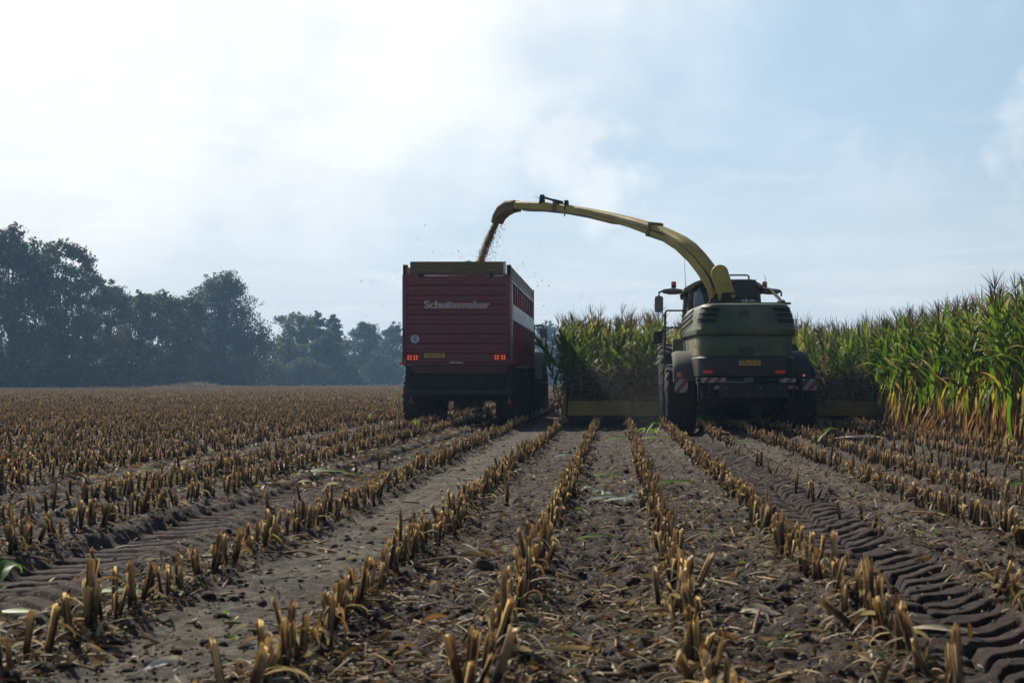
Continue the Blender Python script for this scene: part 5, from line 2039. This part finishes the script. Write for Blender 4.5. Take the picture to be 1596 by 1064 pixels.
for x in (TX0 + .19, TX1 - .02):
    b = MB()
    b.prism_y([(x - .08, .545), (x + .08, .545), (x, .68)], TY0 + .08, TY0 + .10)
    b.box(x - .02, x + .02, TY0 + .10, TY0 + .13, .6, .75)
    b.build('reflector_triangle', 'tail_dim', tr, .004)
# side walls: frame rails, posts, window openings, white band, ribbed lower panel
for xs, out_ in ((TX1, 1), (TX0, -1)):
    def sx(a, c):
        return (min(xs + a * out_, xs + c * out_), max(xs + a * out_, xs + c * out_))
    b = MB()
    x0, x1 = sx(-.10, -.03)
    b.box(x0, x1, TY0 + .17, TY1, 1.50, 2.56)
    sw = b.build('side_wall', 'red_paint_side', tr)
    for k in range(11):
        b = MB()
        y = TY0 + .75 + k * (TY1 - TY0 - .95) / 10
        x0, x1 = sx(-.03, .03)
        b.box(x0, x1, y - .045, y + .045, 1.50, 2.545)
        b.build('side_rib', 'red_paint_side', sw, .008)
        b = MB()
        x0, x1 = sx(-.08, .012)
        b.box(x0, x1, y - .05, y + .05, 2.985, 3.46)
        b.build('window_post', 'red_paint_side', sw, .008)
    b = MB()
    x0, x1 = sx(-.10, -.07)
    b.box(x0, x1, TY0 + .17, TY1, 2.99, 3.46)
    b.build('mesh_wall', 'red_paint', sw)
    b = MB()
    x0, x1 = sx(-.03, .035)
    b.box(x0, x1, TY0 + .62, TY1 - .05, 2.562, 2.96)
    b.build('white_band', 'white_panel', sw, .01)
    b = MB()
    x0, x1 = sx(-.08, .02)
    b.box(x0, x1, TY0 + .17, TY1, 3.47, 3.535)
    b.box(x0, x1, TY0 + .17, TY1, 3.565, 3.60)
    b.build('top_rail', 'grey_metal', sw, .008)
    b = MB()
    x0, x1 = sx(-.06, .0)
    b.box(x0, x1, TY0 + .15, TY1, 3.62, 3.86)
    x0, x1 = sx(-.10, .01)
    b.box(x0, x1, TY0 + .15, TY0 + .30, 3.60, 3.88)
    b.build('side_board', 'board_yellow', tr, .01)
    b = MB()
    x0, x1 = sx(-.03, .03)
    b.box(x0, x1, TY0 + .22, TY0 + .36, 2.2, 3.44)
    b.build('rear_post', 'white_panel', sw, .01)
    b = MB()
    b.box(x0, x1, TY0 + .42, TY0 + .56, 1.5, 3.44)
    b.box(x0, x1, TY0 + .22, TY0 + .36, 1.5, 2.19)
    b.build('rear_post', 'grey_metal', sw, .01)
    b = MB()
    x0, x1 = sx(-.05, .05)
    b.box(x0, x1, TY1 + .01, TY1 + .14, 1.4, 2.5)
    b.build('front_post', 'board_yellow', tr, .01)
    b = MB()
    x0, x1 = sx(-.05, .03)
    b.box(x0, x1, TY1 + .01, TY1 + .14, 2.51, 3.86)
    b.build('front_post', 'red_paint', tr, .01)
b = MB()
b.box(TX0 + .1, TX1 - .1, TY1, TY1 + .06, 1.5, 3.7)
b.build('front_wall', 'red_paint', tr)
# tandem wheels and mudguards
for y in (36.25, 37.95):
    wheel(tr, (TX0 + .17, y, .665), .69, .80, 20, 'grey_metal')
    wheel(tr, (TX1 - .08, y, .665), .69, .80, 20, 'grey_metal')
for xa, xb in ((TX0 - .06, TX0 + .62), (TX1 - .55, TX1 + .33)):
    b = MB()
    pg = [(35.35, 1.15), (35.42, 1.40), (35.6, 1.455), (38.6, 1.455), (38.8, 1.40), (38.87, 1.15), (38.83, 1.15), (38.75, 1.37), (38.58, 1.42), (35.62, 1.42), (35.47, 1.37), (35.39, 1.15)]
    b.prism_x(pg, xa, xb)
    b.build('mudguard', 'dark_metal', tr, .006)
b = MB()
b.box(TX1 - .1, TX1 + .30, 35.28, 35.34, .8, 1.38)
b.build('mud_flap', 'rubber', tr)
# drawbar
b = MB()
b.prism_x([(TY1 - .5, 1.25), (TY1 - .5, .95), (45.6, .50), (45.9, .50), (45.9, .62)], TXC - .14, TXC + .14)
b.build('drawbar', 'black_steel', tr, .02)

# ------------------------------------------------------------------ tractor pulling the trailer
KX = -3.80
kt = empty('tractor', (KX, 47.5, 0), 'dark tractor mostly hidden in front of the red trailer', 'tractor')
for s in (-1, 1):
    wheel(kt, (KX + s * 1.16, 46.9, .93), .95, .66, 20, 'grey_metal')
    wheel(kt, (KX + s * 1.12, 49.9, .70), .72, .55, 18, 'grey_metal')
    b = MB()
    rings = []
    for k in range(11):
        a = R(170 - 150 * k / 10)
        rings.append([(KX + s * xx, 46.9 + rr * math.cos(a), .95 + rr * math.sin(a)) for xx, rr in ((.75, 1.10), (1.42, 1.10), (1.45, 1.06), (1.42, 1.06), (.75, 1.06))])
    b.loft(rings)
    fd = b.build('fender', 'tractor_green', kt)
    b = MB()
    b.box(KX + s * 1.08 - .06, KX + s * 1.08 + .06, 45.80, 45.86, 1.56, 1.66)
    b.build('tail_lamp', 'tail_lit', kt, .01)
    b = MB()
    b.tube([(KX + s * .95, 47.0, 2.92), (KX + s * 1.40, 46.9, 2.92), (KX + s * 1.43, 46.9, 2.82)], .03, 7)
    ma = b.build('mirror_arm', 'black_steel', kt)
    b = MB()
    b.prism_y([(KX + s * 1.43 + x, 2.66 + z) for x, z in rounded(-.11, .11, -.16, .16, .03)], 46.86, 46.92)
    b.build('mirror', 'mirror_back', ma, .01)
    b = MB()
    b.box(KX + s * 1.15 - .22, KX + s * 1.15 + .22, 46.95, 47.05, 2.28, 2.40)
    b.build('lamp_bracket', 'red_trim', kt, .01)
b = MB()
b.box(KX - .40, KX + .40, 46.2, 49.4, .75, 1.25)
b.box(KX - 1.0, KX + 1.0, 46.7, 47.1, .8, 1.05)
b.box(KX - .9, KX + .9, 49.75, 50.05, .6, .8)
b.build('chassis', 'black_steel', kt, .02)
b = MB()
b.loft([[(KX + x, y, z) for x, z in rounded(-w, w, 1.15, zt_, .15)] for y, w, zt_ in ((48.2, .48, 2.05), (49.5, .46, 1.95), (50.5, .42, 1.8), (50.75, .36, 1.7))])
b.build('bonnet', 'tractor_green', kt)
b = MB()
b.box(KX - .85, KX + .85, 46.3, 48.2, 1.2, 1.75)
b.build('cab_body', 'tractor_green', kt, .03)
for sx_ in (-1, 1):
    for y in (46.35, 48.1):
        b = MB()
        b.tube([(KX + sx_ * .82, y, 1.72), (KX + sx_ * .78, y, 2.95)], .05, 7)
        b.build('cab_pillar', 'black_steel', kt)
b = MB()
b.tube([(KX + .80, 46.3, 2.3), (KX + 1.12, 46.3, 2.32), (KX + 1.12, 46.3, 2.9)], .05, 7)
b.build('guard_tube', 'black_steel', kt)
for nm, q, o_ in (('rear_window', [(-.78, 46.33, 1.75), (.78, 46.33, 1.75), (.74, 46.33, 2.92), (-.74, 46.33, 2.92)], (0, .01, 0)),
                  ('side_window', [(.81, 46.4, 1.75), (.81, 48.05, 1.75), (.77, 48.05, 2.92), (.77, 46.4, 2.92)], (.01, 0, 0)),
                  ('side_window', [(-.81, 46.4, 1.75), (-.81, 48.05, 1.75), (-.77, 48.05, 2.92), (-.77, 46.4, 2.92)], (.01, 0, 0))):
    b = MB()
    q = [(KX + x, y, z) for x, y, z in q]
    b.loft([q, [(x + o_[0], y + o_[1], z + o_[2]) for x, y, z in q]])
    b.build(nm, 'cab_glass', kt)
b = MB()
b.box(KX - .95, KX + .98, 46.1, 48.4, 2.95, 3.12, tap=.06)
b.build('cab_roof', 'tractor_green', kt, .04)
b = MB()
b.tube([(KX + .98, 48.3, 1.5), (KX + .98, 48.3, 3.25)], .045, 8)
b.build('exhaust_pipe', 'black_steel', kt)
b = MB()
b.tube([(KX + 1.0, 46.6, 3.05), (KX + 1.0, 46.6, 3.9)], [.012, .005], 5)
b.build('aerial', 'black_steel', kt)

# ------------------------------------------------------------------ crop in the machine: stalks in the header, falling chop, heap, chaff
rg = np.random.default_rng(123)
items = []
sv = Var()
sv.add(*tube_arr([(-.6, 0, 0), (0, 0, .03), (.6, 0, 0)], [.013, .012, .008], 4, lambda t: (.20, .16, .09)))
sv.fin()
lf = [strip_var(4000 + i, .8, .06, 1.2, 6) for i in range(4)]
n = 320
x = rg.uniform(-1.1, 6.2, n)
M = rotz(rg.normal(0, .5, n)) @ roty(rg.normal(0, .35, n)) * rg.uniform(.6, 1.1, (n, 1, 1))
items.append((sv, M, np.stack([x, HEADER_Y + rg.uniform(.0, .9, n), rg.uniform(.62, 1.12, n)], -1), rg.uniform(.5, 1.5, (n, 1)) * np.ones(3)))
for q in lf:
    n = 420
    x = rg.uniform(-1.15, 6.3, n)
    M = rotz(rg.uniform(0, 6.28, n)) @ roty(rg.normal(0, .7, n)) * rg.uniform(.5, 1.1, (n, 1, 1))
    items.append((q, M, np.stack([x, HEADER_Y + rg.uniform(.0, 1.0, n), rg.uniform(.6, 1.25, n)], -1), np.array([(.085, .068, .036)]) * rg.uniform(.3, 2.0, (n, 1))))
# whole plants toppling as the header takes them
for vi in range(7):
    n = 14
    x = np.concatenate([rg.uniform(-.75, 1.2, 8), rg.uniform(3.9, 6.3, 6)])
    M = rotz(rg.uniform(0, 6.28, n))
    M = roty(np.concatenate([rg.uniform(-.75, .5, 8), rg.uniform(-.7, .9, 6)])) @ rotx(rg.uniform(-.1, .5, n)) @ M * rg.uniform(.55, .95, (n, 1, 1))
    items.append((MZ_L[vi], M, np.stack([x, HEADER_Y + rg.uniform(.4, 1.3, n), rg.uniform(.25, .6, n)], -1), rg.uniform(.45, .9, (n, 1)) * np.ones(3)))
o = scatter('cut_stalks', items, 'maize_leaf')
tag(o, 'tangle of cut maize stalks lying in the header', 'cut stalks', kind='stuff')

# stream of chopped maize from spout to trailer
fl = Var()
fl.add([(-1, -.5, 0), (1, -.4, .2), (.9, .5, 0), (-.8, .6, -.2)], [(0, 1, 2, 3)], [(1, 1, 1)] * 4)
fl.fin()
SA = np.array(P3(775, 344, 35.85))
SB = np.array(P3(763, 366, 36.0))
SC = np.array(P3(748, 412, 36.3))


def stream_pt(t):
    t = t[:, None]
    return (1 - t) ** 2 * SA + 2 * t * (1 - t) * SB + t ** 2 * SC


n = 10000
t = rg.uniform(0, 1, n)
w_ = .034 + .024 * t
P = stream_pt(t) + rg.normal(size=(n, 3)) * w_[:, None] * np.array([.9, 1.2, .4])
out_ = rg.uniform(0, 1, n) < .06
P[out_] += np.abs(rg.normal(size=(out_.sum(), 3))) * np.array([.14, .1, .0]) * (.5 + t[out_])[:, None] + rg.normal(size=(out_.sum(), 3)) * .05
M = leanM(n, 1.5) @ rotx(rg.uniform(0, 6.28, n)) * rg.uniform(.006, .017, (n, 1, 1))
o = scatter('chopped_maize_stream', [(fl, M, P, np.array([(.27, .21, .11)]) * rg.uniform(.5, 1.4, (n, 1)))], 'chaff', smooth=False)
tag(o, 'stream of chopped maize falling from the spout into the trailer', 'chopped maize', kind='stuff')

# the load: a heap with a rough top
gx, gy = np.meshgrid(np.linspace(TX0 + .12, TX1 - .12, 60), np.linspace(TY0 + .2, TY1 - .1, 160))
gz = 3.35 + .66 * np.exp(-((gx - (-3.75)) / .55) ** 2 - ((gy - 36.3) / 1.2) ** 2) + .12 * np.exp(-((gx + 3.8) / .8) ** 2) + .05 * vnoise(gx * 4, gy * 4, 61) + .03 * vnoise(gx * 14, gy * 14, 62)
i = np.arange(159)[:, None] * 60 + np.arange(59)[None, :]
L_ = np.stack([i, i + 1, i + 61, i + 60], -1).reshape(-1)
V = np.stack([gx.ravel(), gy.ravel(), gz.ravel()], -1)
cl = np.array([.30, .22, .08]) * rg.uniform(.6, 1.3, (len(V), 1))
o = bpy.data.objects.new('chopped_maize_heap', mesh_from('chopped_maize_heap', V, L_, np.full(159 * 59, 4), cl, 'chaff'))
col.objects.link(o)
tag(o, 'heap of chopped maize showing over the top of the red trailer', 'chopped maize', kind='stuff')

# chaff blowing off the load
n = 420
t = rg.uniform(0, 1, n) ** 1.6
P = np.stack([-3.4 + rg.normal(0, .9, n) - 2.2 * t * rg.uniform(-.4, 1.2, n), 35 - rg.uniform(-4, 3, n), 4.0 + rg.normal(0, .35, n) - 2.4 * t * rg.uniform(0, 1, n)], -1)
M = leanM(n, 1.5) @ rotx(rg.uniform(0, 6.28, n)) * rg.uniform(.008, .022, (n, 1, 1))
o = scatter('flying_chaff', [(fl, M, P, np.array([(.22, .18, .09)]) * rg.uniform(.4, 1.2, (n, 1)))], 'chaff', smooth=False)
tag(o, 'specks of chaff drifting in the air round the trailer', 'chaff', kind='stuff')
# leaf tuft snagged on top of the spout
q = Var()
r2 = np.random.default_rng(6)
for k in range(9):
    q.add(*leaf_strip(r2, (0, 0, 0), r2.uniform(0, 6.28), r2.uniform(-.3, 1.3), r2.uniform(.10, .24), .04, 1.6, (.10, .12, .035), (.2, .17, .07), seg=4))
q.fin()
o = bpy.data.objects.new('leaf_tuft', var_mesh('leaf_tuft', q, 'maize_leaf'))
col.objects.link(o)
o.location = P3(843, 310, 34.92)
tag(o, 'torn green leaf tuft snagged on top of the spout', 'leaf tuft')

# ------------------------------------------------------------------ haze
b = MB()
b.box(-660, 660, -40, 780, -1.6, 29)
me_v, me_f = b.v, b.f
me = bpy.data.meshes.new('haze')
me.from_pydata(me_v, [], me_f)
m, N = new_mat('haze_air')
o_ = N.n('ShaderNodeOutputMaterial')
pv = N.n('ShaderNodeVolumePrincipled')
pv.inputs['Color'].default_value = (.40, .67, 1.0, 1)
pv.inputs['Density'].default_value = HAZE
pv.inputs['Anisotropy'].default_value = 0.0
N.l(pv.outputs[0], o_.inputs['Volume'])
m.cycles.homogeneous_volume = True
me.materials.append(m)
hz = bpy.data.objects.new('haze', me)
col.objects.link(hz)
tag(hz, 'blue autumn haze over the field', 'haze', kind='stuff')

# sunlit dust hanging behind the header
bm = bmesh.new()
bmesh.ops.create_icosphere(bm, subdivisions=3, radius=1)
for v in bm.verts:
    v.co = Vector((2.2 + v.co.x * 5.0, 32.6 + v.co.y * 4.6, max(.02, .5 + v.co.z * 2.6)))
me = bpy.data.meshes.new('dust')
bm.to_mesh(me)
bm.free()
m, N = new_mat('dust_air')
o_ = N.n('ShaderNodeOutputMaterial')
pv = N.n('ShaderNodeVolumePrincipled')
pv.inputs['Color'].default_value = (.95, .86, .72, 1)
pv.inputs['Anisotropy'].default_value = 0.3
gm = N.n('ShaderNodeNewGeometry')
mp = N.n('ShaderNodeMapping')
mp.inputs['Location'].default_value = (-2.2 / 5.0, -32.6 / 4.6, -.5 / 2.6)
mp.inputs['Scale'].default_value = (1 / 5.0, 1 / 4.6, 1 / 2.6)
N.l(gm.outputs['Position'], mp.inputs['Vector'])
ln = N.n('ShaderNodeVectorMath', operation='LENGTH')
N.l(mp.outputs[0], ln.inputs[0])
fall = N.smooth(ln.outputs['Value'], 1.0, .25)
nz = N.noise(gm.outputs['Position'], .55, 3, .6)
N.l(N.math('MULTIPLY', N.math('MULTIPLY', fall, N.smooth(nz, .3, .7, .25, 1.0)), DUST), pv.inputs['Density'])
N.l(pv.outputs[0], o_.inputs['Volume'])
me.materials.append(m)
ds = bpy.data.objects.new('dust', me)
col.objects.link(ds)
tag(ds, 'brownish dust hanging in the air behind the header and wheels', 'dust', kind='stuff')
